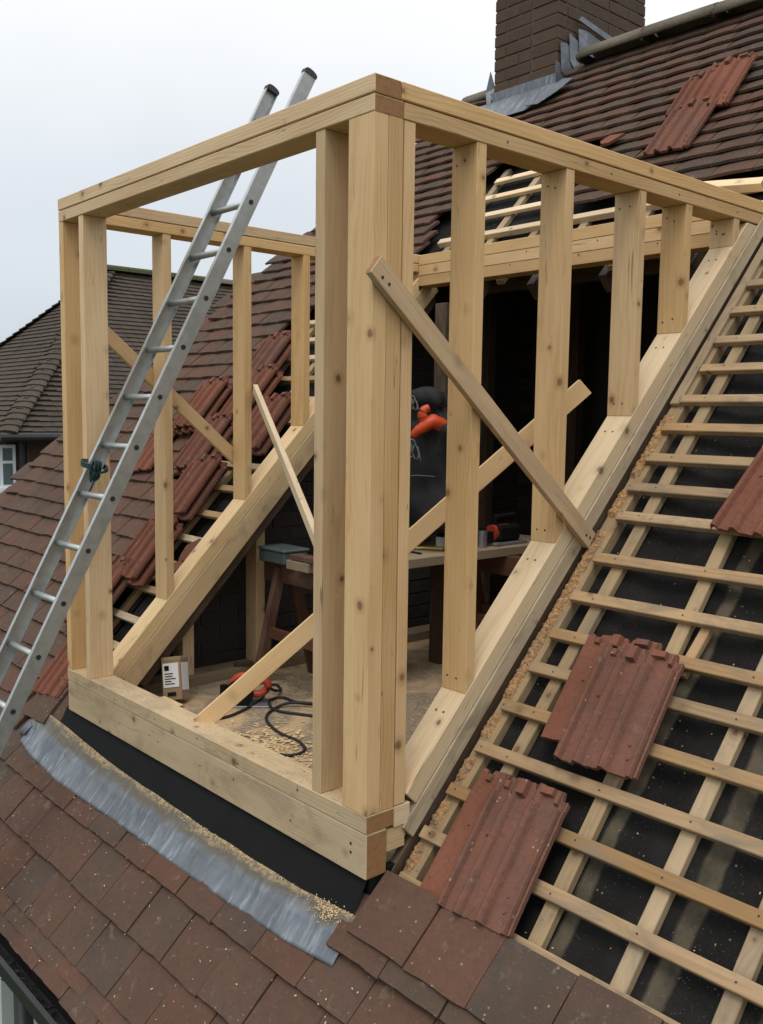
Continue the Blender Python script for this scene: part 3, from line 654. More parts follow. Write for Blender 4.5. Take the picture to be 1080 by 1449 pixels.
for j in range(5):
    row = [bm.verts.new((-2.262 + .075 * i / 6 + (.02 * j / 4), -.10 + .17 * j / 4, .030 + .010 * math.sin(i) * .3 + (.012 if i == 6 else 0))) for i in range(7)]; G.append(row)
for j in range(4):
    for i in range(6): bm.faces.new((G[j][i], G[j][i + 1], G[j + 1][i + 1], G[j + 1][i]))
lf = from_bm('lead_flashing', bm, M_lead_c, house, MR, True); mo = lf.modifiers.new('t', 'SOLIDIFY'); mo.thickness = .003
tag(lf, 'small separate lead strip turned up beside the left end of the apron')
# black sheet lapping from the upstand onto the lead
bm = bmesh.new(); G = []
for j in range(5):
    v = j / 4; row = []
    for i in range(81):
        x = -1.99 + 1.98 * i / 80; edge = .0 + .010 * noise.noise(Vector((x * 5, 1, 1))) + .004 * noise.noise(Vector((x * 25, 1, 1)))
        y0, z0 = .018, .0 - .002; p1 = rp(x, lerp_tab(HI_T, x) - .006 + edge * .6, .036)
        row.append(bm.verts.new((x, y0 * (1 - v) + p1.y * v, z0 * (1 - v) + p1.z * v)))
    G.append(row)
for j in range(4):
    for i in range(80): bm.faces.new((G[j][i], G[j][i + 1], G[j + 1][i + 1], G[j + 1][i]))
from_bm('underlay_flap', bm, M_blk, house, smooth=True)
# loft studs and posts seen dimly inside
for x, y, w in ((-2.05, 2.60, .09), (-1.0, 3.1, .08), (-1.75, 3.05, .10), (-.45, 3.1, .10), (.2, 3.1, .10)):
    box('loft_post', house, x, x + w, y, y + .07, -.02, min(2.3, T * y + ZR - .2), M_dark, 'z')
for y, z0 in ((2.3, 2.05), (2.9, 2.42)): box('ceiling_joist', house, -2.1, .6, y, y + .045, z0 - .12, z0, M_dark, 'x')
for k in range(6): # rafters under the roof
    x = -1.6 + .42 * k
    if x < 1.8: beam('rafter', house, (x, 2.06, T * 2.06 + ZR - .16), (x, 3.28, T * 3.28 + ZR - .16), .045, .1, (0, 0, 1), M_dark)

# ================================================================== DORMER FRAME
PE = [M_pine, M_end]
dm = thing('dormer_frame', 'unfinished pale timber dormer frame rising from the stripped roof', 'dormer frame', (0, 0, 0))
W, P_, ZT, ZB, BB, H = 1.934, .102, 2.008, .180, .130, 2.10
DE = [M_pine_d, M_end]
box('front_beam', dm, -W, 0, .001, .078, 0.0, BB - .001, DE, 'x', .004)
box('sole_plate', dm, -W, .001, 0, P_, BB + .001, ZB, [M_pine_d, M_end], 'x')
box('top_plate', dm, -W, .000, 0, P_, ZT + .001, 2.052, PE, 'x', .0025)
box('top_plate', dm, -W - .002, .002, -.001, .090, 2.055, H, PE, 'x', .0025)
box('top_plate', dm, -P_, 0, P_ + .001, 2.16, ZT + .001, 2.052, PE, 'y', .0025)
box('top_plate', dm, -P_, .002, .0915, 2.16, 2.055, H, PE, 'y', .0025)
box('top_plate', dm, -W, -W + P_, P_ + .001, 2.16, ZT + .001, 2.052, PE, 'y', .0025)
box('top_plate', dm, -W, -W + P_, .0915, 2.16, 2.055, H, PE, 'y', .0025)
zt, zb = ZT + .0005, ZB + .0003
box('stud', dm, -W, -W + .040, .001, P_ - .002, zb, zt, PE, 'z')
box('stud', dm, -1.752, -1.713, .003, P_ - .001, zb, zt, PE, 'z')
box('stud', dm, -.243, -.203, .003, P_ - .001, zb, zt, PE, 'z')
box('corner_post', dm, -P_, -.001, .001, .0505, zb, zt, PE, 'z'); box('corner_post', dm, -P_, -.0005, .0515, P_ - .001, zb, zt, PE, 'z')
box('stud', dm, -P_ + .004, -.002, P_ + .0035, P_ + .043, zb + .002, zt, PE, 'z')
# short seat below the inner stud
box('packer', dm, -P_ + .01, -.002, P_ + .002, .165, BB - .01, ZB - .0005, DE, 'y')
box('packer', dm, -.07, -.006, .082, .15, .055, BB - .012, DE, 'y')
zs = lambda y: .053 + T * y
zsl = lambda y: .008 + T * y
def cheek_stud(x0, x1, y0, y1, f, nm='stud'):
    A = [(x0, y0, f(y0) + .001), (x1, y0, f(y0) + .001), (x1, y1, f(y1) + .001), (x0, y1, f(y1) + .001)]
    B = [(x0, y0, zt), (x1, y0, zt), (x1, y1, zt), (x0, y1, zt)]
    return beam8(nm, dm, A, B, PE)
for d in (.379, .777, 1.167, 1.455, 1.787): cheek_stud(-P_ + U(0, .003), -.002, d, d + .039, zs)
for d in (.411, .818, 1.15, 1.47): cheek_stud(-W + .002, -W + P_ - U(0, .003), d, d + .039, zsl)
def sloped(name, x0, x1, y0, y1, f, dt, db, mats, cut=True, e1=0.0):
    # ply between vertical depths dt and db below the line f
    k = T * (db - dt) / (1 + T * T) if cut else 0
    A = [(x0, y0 + k, f(y0 + k) - db), (x1, y0 + k, f(y0 + k) - db), (x1, y0, f(y0) - dt), (x0, y0, f(y0) - dt)]
    B = [(x0, y1 + e1, f(y1 + e1) - db), (x1, y1 + e1, f(y1 + e1) - db), (x1, y1, f(y1) - dt), (x0, y1, f(y1) - dt)]
    return beam8(name, dm, A, B, mats, .0025)
sloped('sloping_plate', -P_, -.001, .1475, 1.885, zs, 0, .079, [M_pine_b, M_end], True, .073)
sloped('sloping_plate', -P_ + .002, .003, .135, 2.01, zs, .081, .160, [M_pine_w, M_end_p], True, .035)
sloped('sloping_plate', -W, -W + P_, .108, 1.93, zsl, 0, .075, [M_pine_b, M_end], False, .07)
sloped('sloping_plate', -W + .002, -W + P_ + .002, .112, 2.0, zsl, .077, .205, [M_pine_d, M_end_p], False, .05)
sloped('trimmer_rafter', -W - .01, -W + P_ - .028, .28, 2.0, zsl, .208, .285, [M_dark, M_dark], True, .05)
for k, m in enumerate((M_pine, M_pine, M_pine)):
    box('header', dm, -W + P_ + .001, -P_ - .001, 1.90 + .001 * k, 2.0, H - .004 - .0535 * (k + 1) + .0015, H - .004 - .0535 * k, [m, M_end], 'x')
box('header', dm, -W + .0, -W + P_ + .0, 1.905, 2.0, 1.90, 2.007, PE, 'z')
# braces
beam('brace', dm, (.0145, -.010, 1.632), (.0145, .935, .858), .022, .058, (0, 0, 1), [M_brace, M_end])
beam('brace', dm, (-.985, .075, .165), (-.118, 1.06, 1.362), .028, .062, (0, 0, 1), [M_pine, M_end])
beam('brace', dm, (-1.812, .862, 1.372), (-.275, .118, .74), .022, .040, (0, 0, 1), [M_pine_b, M_end])
beam('brace', dm, (-W - .014, .12, 1.650), (-W - .014, .86, 1.03), .022, .058, (0, 0, 1), [M_pine, M_end])
# props under the left cheek and the floor plate they stand on
box('floor_plate', dm, -2.09, -1.97, .16, 3.2, -.019, .028, [M_bench, M_end], 'y')
for y0, y1 in ((.575, .635), (.985, 1.035)): box('prop', dm, -2.08, -1.985, y0, y1, .029, T * y0 - .21, PE, 'z')
# nail heads
bm = bmesh.new()
def nail(p, nrm, r=.0036):
    nrm = Vector(nrm).normalized(); ax = Vector((0, 0, 1)) if abs(nrm.z) < .9 else Vector((1, 0, 0)); u = nrm.cross(ax).normalized(); v = nrm.cross(u); p = Vector(p)
    c = [bm.verts.new(p + (u * math.cos(a) + v * math.sin(a)) * r + nrm * .0006) for a in [k * math.pi / 3 for k in range(6)]]; bm.faces.new(c)
for d in (.379, .777, 1.167, 1.455, 1.787):
    for xx in (-.075, -.045):
        nail((xx + U(-.006, .006), d, zs(d) + .045 + U(-.01, .01)), (0, -1, 0)); nail((xx + U(-.006, .006), d, ZT - .045 + U(-.01, .01)), (0, -1, 0))
    for dx in (-.07, -.04): nail((dx, d - .05, zs(d - .05) + .0005), (0, -T, 1), .004)
for x in (-1.5, -1.2, -.9, -.6, -.3): nail((x + U(-.03, .03), .0, .155 + U(-.01, .01)), (0, -1, 0)); nail((x + U(-.1, .1), 0.001, .06 + U(-.02, .03)), (0, -1, 0))
for z_ in (.06, .085): nail((-.063, .001, z_), (0, -1, 0), .005)
for yz in ((.012, 1.60), (.035, 1.585), (.90, .88), (.92, .87)): nail((.0258, *yz), (1, 0, 0), .005)
for x in (-.3, -.7, -1.1, -1.5): nail((x, 1.90, 2.03), (0, -1, 0)); nail((x - .1, 1.901, 1.98), (0, -1, 0))
for y in (.5, 1.0, 1.4, 1.8): nail((0.001, y, 2.03), (1, 0, 0))
tag(from_bm('nail_head', bm, M_nail, dm), kind='stuff')
bm = bmesh.new()
for s_ in SB:
    for c, dxx in ((.158, -.03), (.478, -.09), (.715, .01), (.95, 0), (.047, 0)):
        p = rp(c + dxx * s_ / 3.2 + U(-.006, .006), s_ + U(-.004, .004), .0008); nrm = Vector((0, -ST, CT)); nail(p, nrm, .0028)
tag(from_bm('batten_nail', bm, M_nail, house), kind='stuff')

# ================================================================== LADDER
LP, LD, LW = Vector((-1.12, .573, 2.39)), Vector((-.018, -.085, -.18)), .244
lam = 1.04
LP = CAM + (LP - CAM) * lam; LD = LD * lam; LW *= lam
ld = thing('ladder', 'long aluminium ladder leaning through the front opening of the dormer', 'ladder', (LP + LD * 40)[:])
Kt, Kb = -.78, 41.2
ldn = LD.normalized(); side = Vector((0, -ldn.z, ldn.y)).normalized()
if side.y > 0: side = -side
def rail(xo, sgn):
    # channel section: web faces outwards, lips turned in
    a = LP + LD * Kt + Vector((xo, 0, 0)); b = LP + LD * Kb + Vector((xo, 0, 0)); hw, t, lip = .0285, .003, .020
    sec = [(0, -hw), (0, hw), (-lip * sgn, hw), (-lip * sgn, hw - t), (-t * sgn, hw - t), (-t * sgn, -hw + t), (-lip * sgn, -hw + t), (-lip * sgn, -hw)]
    bm = bmesh.new(); va = [bm.verts.new(a + Vector((p, 0, 0)) + side * q) for p, q in sec]; vb = [bm.verts.new(b + Vector((p, 0, 0)) + side * q) for p, q in sec]; k = len(sec)
    for i in range(k): bm.faces.new((va[i], va[(i + 1) % k], vb[(i + 1) % k], vb[i]))
    bm.faces.new(va); bm.faces.new(vb[::-1]); from_bm('stile', bm, M_alu, ld)
    bm = bmesh.new(); pts = []
    for q in range(9):
        an = math.pi * q / 8; pts.append((math.cos(an) * (hw + .0008), -math.sin(an) * .010))
    A = [a + side * p + ldn * (r_ - .001) for p, r_ in pts] + [a - side * (hw + .0008) + ldn * .008, a + side * (hw + .0008) + ldn * .014]
    xa, xb = (.003 * sgn, -.023 * sgn); va = [bm.verts.new(p + Vector((xa, 0, 0))) for p in A]; vb = [bm.verts.new(p + Vector((xb, 0, 0))) for p in A]; k = len(A)
    for i in range(k): bm.faces.new((va[i], va[(i + 1) % k], vb[(i + 1) % k], vb[i]))
    bm.faces.new(va[::-1]); bm.faces.new(vb); from_bm('end_cap', bm, M_capg, ld)
rail(.001, 1); rail(-LW - .021, -1)
bm = bmesh.new(); tube_bm(bm, [(-LW - .018, 0, 0), (-.004, 0, 0)], .0125, 10); bmesh.ops.recalc_face_normals(bm, faces=bm.faces)
rung = bpy.data.meshes.new('rung'); bm.to_mesh(rung); bm.free(); rung.materials.append(M_alu)
for p in rung.polygons: p.use_smooth = len(p.vertices) == 4
bm = bmesh.new(); tube_bm(bm, [(-.001, 0, 0), (.0035, 0, 0)], .0095, 12); bmesh.ops.recalc_face_normals(bm, faces=bm.faces)
plug = bpy.data.meshes.new('rung_plug'); bm.to_mesh(plug); bm.free(); plug.materials.append(M_rub)
for k in range(0, 41):
    ro = inst('rung', rung, ld, Matrix.Translation(LP + LD * k)); inst('rung_plug', plug, ro, Matrix.Translation(LP + LD * k))
# teal rope hank tied round the left stile
bm = bmesh.new(); c0 = LP + LD * 7.45 + Vector((-LW + .02, 0, 0))
for k in range(7):
    a = U(-.5, .5); pts = []; sc_ = .72
    for q in range(13):
        t = 2 * math.pi * q / 12; pts.append(c0 + Vector((.032 + .018 * math.cos(t) + k * .002, .012 * math.sin(k * 1.3) - .03, -.01 + .038 * math.sin(t) + .004 * math.sin(3 * t + k))) + Vector((math.sin(t) * .018, 0, 0)))
    tube_bm(bm, pts, .0036, 6)
for k in range(3): tube_bm(bm, smooth_pts([c0 + Vector((.01, -.035, .012 - k * .007)), c0 + Vector((-.03, -.05, .02 - k * .007)), c0 + Vector((-.056, -.03, .03 - k * .007)), c0 + Vector((-.056, .035, .012 - k * .007)), c0 + Vector((0, .04, -.0 - k * .007)), c0 + Vector((.03, .0, -.02))], 4), .0035, 6)
tube_bm(bm, smooth_pts([c0 + Vector((.03, -.03, -.05)), c0 + Vector((0, -.035, -.09)), c0 + Vector((-.03, -.04, -.11))], 5), .0035, 6)
tag(from_bm('rope', bm, M_teal, smooth=True), 'dark teal rope hank tied round the left stile of the ladder', 'rope')

# ================================================================== LOOSE INTERLOCKING TILES
def mk_inter(w, L, seed, K=1.0, mt=None):
    r = random.Random(seed); bm = bmesh.new(); nx, ny = 40, 12
    def bumpf(u, c, h): d = abs(u - c) / h; return max(0, 1 - d * d) ** 1.0 if d < 1 else 0
    def prof(u):
        z = .023 * bumpf(u, .31, .070) ** .8 + .023 * bumpf(u, .61, .065) ** .8
        z += .004 * bumpf(u, .45, .10) + .004 * bumpf(u, .75, .10)
        z += .018 * bumpf(u, .05, .05) ** .8
        if u > .88: z += .009 if u < .93 else (-.004 if u < .955 else .006)
        return z * K
    T_, B_ = [], []
    for j in range(ny + 1):
        v = j / ny; tr, br = [], []
        for i in range(nx + 1):
            u = i / nx; hd = v > .865; z = prof(u)
            if hd: z = z * .55 - .003
            y = v * L + (.006 * math.sin(u * 12 + seed) if j in (0, ny) else 0) * .25 + (r.uniform(-.001, .001) if j in (0, ny) else 0)
            if j == ny and (.08 < u < .17 or .50 < u < .56): y -= .016
            if j == ny and u > .92: y -= .03
            if j == 0: z -= .0015
            tr.append(bm.verts.new(((u - .5) * w, y, .013 + z))); br.append(bm.verts.new(((u - .5) * w, y, z * .85)))
        T_.append(tr); B_.append(br)
    # abrupt head step: duplicate row heights by nudging rows together
    for i in range(nx + 1):
        T_[10][i].co.y = .868 * L; T_[11][i].co.y = .93 * L; T_[9][i].co.y = .855 * L; T_[10][i].co.z = .013 + prof(i / nx) * .5 - .003
    for j in range(ny):
        for i in range(nx):
            bm.faces.new((T_[j][i], T_[j][i + 1], T_[j + 1][i + 1], T_[j + 1][i])); bm.faces.new((B_[j][i], B_[j + 1][i], B_[j + 1][i + 1], B_[j][i + 1]))
    for i in range(nx): bm.faces.new((T_[0][i], B_[0][i], B_[0][i + 1], T_[0][i + 1])); bm.faces.new((T_[ny][i], T_[ny][i + 1], B_[ny][i + 1], B_[ny][i]))
    for j in range(ny): bm.faces.new((T_[j][0], T_[j + 1][0], B_[j + 1][0], B_[j][0])); bm.faces.new((T_[j][nx], B_[j][nx], B_[j + 1][nx], T_[j + 1][nx]))
    for (u0, u1, v0, v1, h) in ((.34, .46, .875, 1.0, .032), (.62, .80, .93, 1.0, .026), (.12, .2, .9, .97, .020), (.84, .9, .885, .99, .024)):
        x0, x1 = (u0 - .5) * w, (u1 - .5) * w
        hexa(bm, [(x0, v0 * L, .008), (x1, v0 * L, .008), (x1, v1 * L, .008), (x0, v1 * L, .008)], [(x0 + .003, v0 * L + .004, h), (x1 - .003, v0 * L + .004, h), (x1 - .003, v1 * L - .003, h - .002), (x0 + .003, v1 * L - .003, h - .002)])
    for (u, v) in ((.83, .12), (.80, .22), (.2, .55)):
        x, y = (u - .5) * w, v * L; z = .0135 + prof(u); hexa(bm, [(x - .004, y - .004, z - .002), (x + .004, y - .004, z - .002), (x + .004, y + .004, z - .002), (x - .004, y + .004, z - .002)], [(x - .002, y - .002, z + .004), (x + .002, y - .002, z + .004), (x + .002, y + .002, z + .004), (x - .002, y + .002, z + .004)])
    bmesh.ops.recalc_face_normals(bm, faces=bm.faces)
    me = bpy.data.meshes.new('interlocking_tile'); bm.to_mesh(me); bm.free(); me.materials.append(mt or M_tile_r)
    for p in me.polygons: p.use_smooth = False
    return me
IT = [mk_inter(.245, .385, k) for k in range(3)]; IP = mk_inter(.245, .385, 5, .12); ID = [mk_inter(.245, .385, 7 + k, 1.0, M_tile_rd) for k in range(3)]
IG = 'loose red interlocking tiles'
def ltile(x, s, n, rot, label, sx=1.0, sy=1.0, tilt=0.0, roll=0.0, grp=IG, me=None):
    M = MR @ Matrix.Translation((x, s, n)) @ Matrix.Rotation(math.radians(rot), 4, 'Z') @ Matrix.Rotation(math.radians(tilt), 4, 'X') @ Matrix.Rotation(math.radians(roll), 4, 'Y') @ Matrix.Diagonal((sx, sy, 1, 1)) @ Matrix.Translation((0, -.1925, 0))
    o = inst('interlocking_tile', me or random.choice(IT), None, M); tag(o, label, 'roof tile', grp); return o
# two on the bare battens: a lower tile with a second laid over it, shifted sideways
ltile(.236, .330, .002, 2, 'lower red tile of the pair nearest the front, its plain left edge showing', 1.0, .97, me=IP)
ltile(.322, .322, .026, 4, 'upper ribbed red tile of the pair beside the front corner of the dormer', .96, 1.0)
ltile(.345, .838, .002, 4, 'lower red tile of the second pair up the battens, poking out on the left', 1.05, .92, me=IP)
ltile(.430, .792, .026, 4, 'upper ribbed red tile of the second pair, lying higher up the bare battens', 1.02, .97)
ltile(.575, 1.62, .001, -7, 'lower weathered red tile under the one at the right edge of the battens', 1.0, .95)
ltile(.570, 1.60, .026, -7, 'red tile at the right edge, alone high on the bare battens', 1.05, 1.0)
# up on the finished roof
ltile(-.735, 3.80, .050, -2, 'lower of two loose red tiles lying on the finished upper roof', 1.0, 1.0, 2)
ltile(-.67, 4.115, .056, 0, 'upper of two loose red tiles on the finished roof near the ridge', 1.0, 1.06, 2)
ltile(-.80, 4.10, .046, 1, 'greyish loose tile half hidden under the upper red tile near the ridge', .8, .85, 2)
# the leaning row along the left side
stk = [(-2.262, .285, 7, 'red tile at the foot of the left row, beside the lead apron', 'bottom layer at the foot of the left row, beside the lead apron'),
       (-2.43, .62, 6, 'second red tile up the left row, seen behind the ladder', 'dark underside tile below the second tile of the left row'),
       (-2.36, .92, 8, 'red tile with nibs seen between ladder and second left stud', 'tile underneath the one between ladder and second left stud'),
       (-2.40, 1.325, 9, 'ribbed red tile lying on bare battens behind the left diagonal brace', 'tile underneath the ribbed one behind the left diagonal brace'),
       (-2.95, 1.90, 9, 'upper red tile of the outermost pair, lying on brown tiles by the ladder', 'lower red tile of the outermost pair beyond the ladder'),
       (-3.12, 1.58, 9, 'red tile furthest left, glimpsed between the ladder rungs', None),
       (-2.70, 2.28, 7, 'highest red tile of the left row, beside the third left stud', 'tile beneath the highest one of the left row'),
       (-2.57, 2.00, 8, 'red tile overlapping the highest one, above bare battens', 'tile under the overlapping one near the top of the left row'),
       (-2.27, 1.80, 9, 'red tile nearest the left cheek, behind the thin loose brace', 'tile beneath the one behind the thin loose brace'),
       (-2.62, 1.62, 9, 'red tile in the middle of the left row behind the middle stud', 'tile under the middle one of the left row'),
       (-2.43, 1.05, 8, 'red tile wedged between two others halfway up the left row', None)]
for x, s_, rt, la, lb in stk:
    base = .034 if x > bound_left(s_) - .05 else .048
    if x > -2.3: base = .006
    if lb:
        ltile(x + .035, s_ - .02, base, rt, lb, .95, 1.0, me=random.choice(ID)); base += .034
    ltile(x, s_, base, rt + U(-1, 1), la, .95, 1.03, me=random.choice(ID))
# broken pieces
def shard(x, s_, n, rot, sc, label):
    r = random.Random(int(abs(x) * 100)); bm = bmesh.new(); k = 7; P = [(math.cos(2 * math.pi * i / k) * r.uniform(.6, 1.1) * sc, math.sin(2 * math.pi * i / k) * r.uniform(.35, .7) * sc) for i in range(k)]
    a = [bm.verts.new((p, q, 0)) for p, q in P]; b = [bm.verts.new((p * .96, q * .96, .014)) for p, q in P]; bm.faces.new(a); bm.faces.new(b[::-1])
    for i in range(k): bm.faces.new((a[i], b[i], b[(i + 1) % k], a[(i + 1) % k]))
    tag(from_bm('tile_fragment', bm, M_tile_r, None, MR @ Matrix.Translation((x, s_, n)) @ Matrix.Rotation(rot, 4, 'Z')), label, 'tile fragment', 'broken tile pieces')
shard(-2.07, .98, .004, .9, .10, 'broken red tile piece lying on battens against the left sloping plate')
shard(-2.12, .86, .004, .5, .11, 'darker broken tile piece just below another on the left battens')
shard(-1.16, 3.84, .05, .3, .07, 'small red tile chip on the upper roof behind the top plate')
# ledge tiles above the apron's left end
for k, (x, s_) in enumerate(((-2.20, .055), (-2.12, .085))):
    M = MR @ Matrix.Translation((x, s_ - .08, .034 - .018 * k)) @ Matrix.Rotation(math.radians(3), 4, 'Z'); inst('roof_tile', tvar(.12, .212), house, M)

# ================================================================== INSIDE
def cyl(name, parent, c, r, h, mat, axis='z', seg=16, M=None):
    bm = bmesh.new(); d = {'z': (0, 0, h / 2), 'x': (h / 2, 0, 0), 'y': (0, h / 2, 0)}[axis]; d = Vector(d); c = Vector(c); tube_bm(bm, [c - d, c + d], r, seg)
    return from_bm(name, bm, mat, parent, M or Matrix.Identity(4))
def trestle(x0, x1, y, ztop, label, mat, spread=.17):
    t = thing('trestle', label, 'trestle', ((x0 + x1) / 2, y, -.02), 'trestles carrying the workbench')
    box('cross_beam', t, x0, x1, y - .035, y + .035, ztop - .10, ztop, [mat, mat], 'x')
    for xx in (x0 + .14, x1 - .14):
        for sg in (-1, 1): beam('leg', t, (xx, y + sg * .035, ztop - .03), (xx, y + sg * spread, -.019), .05, .035, (1, 0, 0), mat)
    for sg in (-1, 1): box('stretcher', t, x0 + .16, x1 - .16, y + sg * (.035 + spread) / 2 - .012, y + sg * (.035 + spread) / 2 + .012, .20, .25, mat, 'x')
    return t
trestle(-1.95, -1.14, 1.04, .555, 'front red brown wooden trestle under the near end of the workbench', M_red)
trestle(-1.72, -1.0, 2.06, .555, 'rear red brown wooden trestle under the far end of the workbench', M_red)
wb = thing('workbench', 'rough plank workbench top resting on two trestles inside the loft', 'workbench', (-1.45, 1.7, .556))
box('plank', wb, -1.45, -1.275, .92, 2.5, .557, .600, M_bench, 'y'); box('plank', wb, -1.62, -1.455, .90, 2.52, .557, .598, M_bench, 'y')
# tin box
tb = thing('tin_box', 'shallow grey green tin with a pale lid near the bench end', 'tin', (-1.80, 1.0, .556))
box('body', tb, -1.90, -1.69, .94, 1.08, .557, .612, M_tin, 'x', .006); box('lid', tb, -1.905, -1.685, .935, 1.085, .613, .628, M_tin, 'x', .005)
# red plank end
tag(box('offcut', None, -1.60, -1.30, .905, .97, .6015, .625, [M_red, M_end_p], 'x'), 'thin reddish offcut lying across the near end of the bench', 'offcut')
# router
pt = thing('power_planer', 'black and red power tool standing on the bench beyond the first stud', 'power tool', (-1.42, 2.12, .60))
cyl('motor', pt, (-1.40, 2.10, .66), .042, .13, M_sawred, 'y'); cyl('motor_cap', pt, (-1.40, 2.185, .66), .046, .03, M_blk, 'y')
box('base', pt, -1.47, -1.33, 2.0, 2.25, .601, .615, M_steel, 'y', .003); box('body', pt, -1.46, -1.35, 2.05, 2.22, .616, .70, M_blk, 'y', .014)
beam('handle', pt, (-1.40, 2.06, .74), (-1.40, 2.22, .745), .03, .028, (0, 0, 1), M_blk, .008)
for y in (2.07, 2.21): cyl('handle_post', pt, (-1.40, y, .715), .012, .06, M_blk)
cyl('knob', pt, (-1.38, 2.0, .648), .024, .05, M_blk)
pt2 = thing('power_drill', 'second dark power tool lying behind the red one on the bench', 'power tool', (-1.55, 2.3, .60))
cyl('body', pt2, (-1.54, 2.30, .65), .035, .17, M_blk, 'y'); cyl('chuck', pt2, (-1.54, 2.19, .65), .02, .06, M_steel, 'y'); beam('handle', pt2, (-1.54, 2.34, .65), (-1.60, 2.37, .612), .035, .035, (0, 0, 1), M_sawred, .006)
box('battery', pt2, -1.64, -1.57, 2.33, 2.43, .601, .625, M_blk, 'x', .004)
for k in range(3):
    tag(box('sanding_block', None, -1.40, -1.29, 2.36, 2.47, .601 + k * .021, .620 + k * .021, M_bench if k % 2 else M_card, 'y', .002), ('bottom', 'middle', 'topmost')[k] + ' thin block of the small stack at the far bench end', 'block', 'stacked blocks on the bench')
# pliers
pl = thing('pliers', 'yellow handled pliers lying open on the bench plank', 'pliers', (-1.5, 1.62, .60))
for sg in (-1, 1):
    bm = bmesh.new(); tube_bm(bm, smooth_pts([(-1.50, 1.60, .608), (-1.475 + .0, 1.64 + sg * .012, .608), (-1.44, 1.68 + sg * .035, .608), (-1.39, 1.71 + sg * .03, .608)], 4), .006, 6); from_bm('handle', bm, M_yel, pl, smooth=True)
    beam('jaw', pl, (-1.50, 1.60, .608), (-1.545, 1.575 + sg * .007, .608), .010, .010, (0, 0, 1), M_steel)
tag(beam('chisel', None, (-1.60, 1.52, .604), (-1.36, 1.50, .604), .014, .008, (0, 0, 1), M_blk), 'thin dark tool lying next to the pliers', 'hand tool')
# more clutter on the bench
tc = thing('tool_case', 'open black plastic tool case at the back of the bench', 'tool case', (-1.56, 2.0, .60))
box('tray', tc, -1.61, -1.49, 1.90, 2.12, .600, .645, M_rub, 'y', .006); box('lid', tc, -1.625, -1.612, 1.90, 2.12, .645, .76, M_rub, 'y', .004)
for k, (x, y, r, h, m, lab) in enumerate(((-1.36, 1.93, .024, .085, M_steel, 'small dented metal can beside the red power tool'), (-1.345, 2.33, .018, .06, M_yel, 'small yellow capped bottle near the stacked blocks'), (-1.50, 1.78, .03, .05, M_label, 'white paper cup behind the pliers on the bench'))):
    t_ = thing('can', lab, 'can', (x, y, .60)); cyl('body', t_, (x, y, .601 + h / 2), r, h, m); cyl('cap', t_, (x, y, .602 + h + .006), r * .8, .012, M_blk)
for k in range(1): tag(beam('driver_bit', None, (-1.44 + .02 * k, 1.80 + .03 * k, .603), (-1.40 + .01 * k, 1.88 + .02 * k, .603), .006, .006, (0, 0, 1), M_steel), 'short steel bit lying loose between cup and can', 'drill bit')
# work jacket hanging on a post
jk = thing('work_jacket', 'black work jacket with grey print and orange glove hanging in the loft', 'jacket', (-1.48, 1.62, .66))
bm = bmesh.new(); G = []; nu, nv = 28, 26
for j in range(nv + 1):
    v = j / nv; z = 1.40 - .70 * v; wd = (.06 + .13 * min(1, v * 4)) * (1 + .10 * math.sin(v * 9)) + .02 * v; dp = .055 + .05 * math.sin(min(1, v * 1.6) * math.pi * .6); row = []
    for i in range(nu):
        a = 2 * math.pi * i / nu; nn = noise.noise(Vector((math.cos(a) * 1.7, math.sin(a) * 1.7, z * 6))) * .06 + noise.noise(Vector((math.cos(a) * 4, z * 9, math.sin(a) * 4))) * .036 + abs(noise.noise(Vector((math.cos(a) * 3, z * 16, math.sin(a) * 3)))) * .02 - (.05 if .14 < v < .24 else 0)
        e = .25 if j in (0, nv) else 1
        row.append(bm.verts.new((-1.50 + (wd + nn) * math.cos(a) * e, 1.66 + (dp + nn) * math.sin(a) * e, z)))
    G.append(row)
for j in range(nv):
    for i in range(nu): bm.faces.new((G[j][i], G[j][(i + 1) % nu], G[j + 1][(i + 1) % nu], G[j + 1][i]))
bm.faces.new(G[0]); bm.faces.new(G[-1][::-1]); from_bm('body', bm, M_fab, jk, smooth=True)
e1 = Vector((.664, .748, 0))
JO = Vector((-1.44, 1.56, 1.24))
def jp(r_, u_, f_=0.0): return JO + e1 * r_ + Vector((0, 0, u_)) + Vector((.745, -.66, 0)) * f_
bm = bmesh.new()
tube_bm(bm, smooth_pts([jp(.11, -.035, .03), jp(.06, -.01, .06), jp(.02, -.03, .07), jp(-.02, -.06, .06), jp(-.035, -.075, .05)], 5), [.036 - .0009 * k for k in range(21)], 12)
for v in bm.verts: v.co += Vector((0, 0, 1)) * .010 * noise.noise(v.co * 40)
tube_bm(bm, smooth_pts([jp(.03, -.03, .05), jp(.015, .0, .06), jp(.005, .025, .065), jp(.015, .045, .065), jp(.035, .055, .06)], 5), [.030 - .0006 * k for k in range(21)], 12)
from_bm('glove', bm, M_org, jk, smooth=True)
bm = bmesh.new()
for (a, b, sc) in ((-.045, -.135, 1.0), (-.045, .08, .7)):
    for ph in range(3):
        pts = [jp(a + sc * (.022 * math.cos(t * .52 + ph * 1.7) + ph * .012), b + sc * (.042 * math.sin(t * .52 * (1 + .3 * ph)) - ph * .012), .098 + .004 * ph) for t in range(11)]
        tube_bm(bm, pts, .0034, 5)
tube_bm(bm, smooth_pts([jp(-.08, -.27, .10), jp(-.02, -.262, .112), jp(.07, -.268, .10)], 5), .002, 5)
from_bm('print', bm, M_logo, jk, smooth=True)
box('loft_post', house, -1.60, -1.52, 1.80, 1.87, -.02, 1.82, M_dark, 'z')

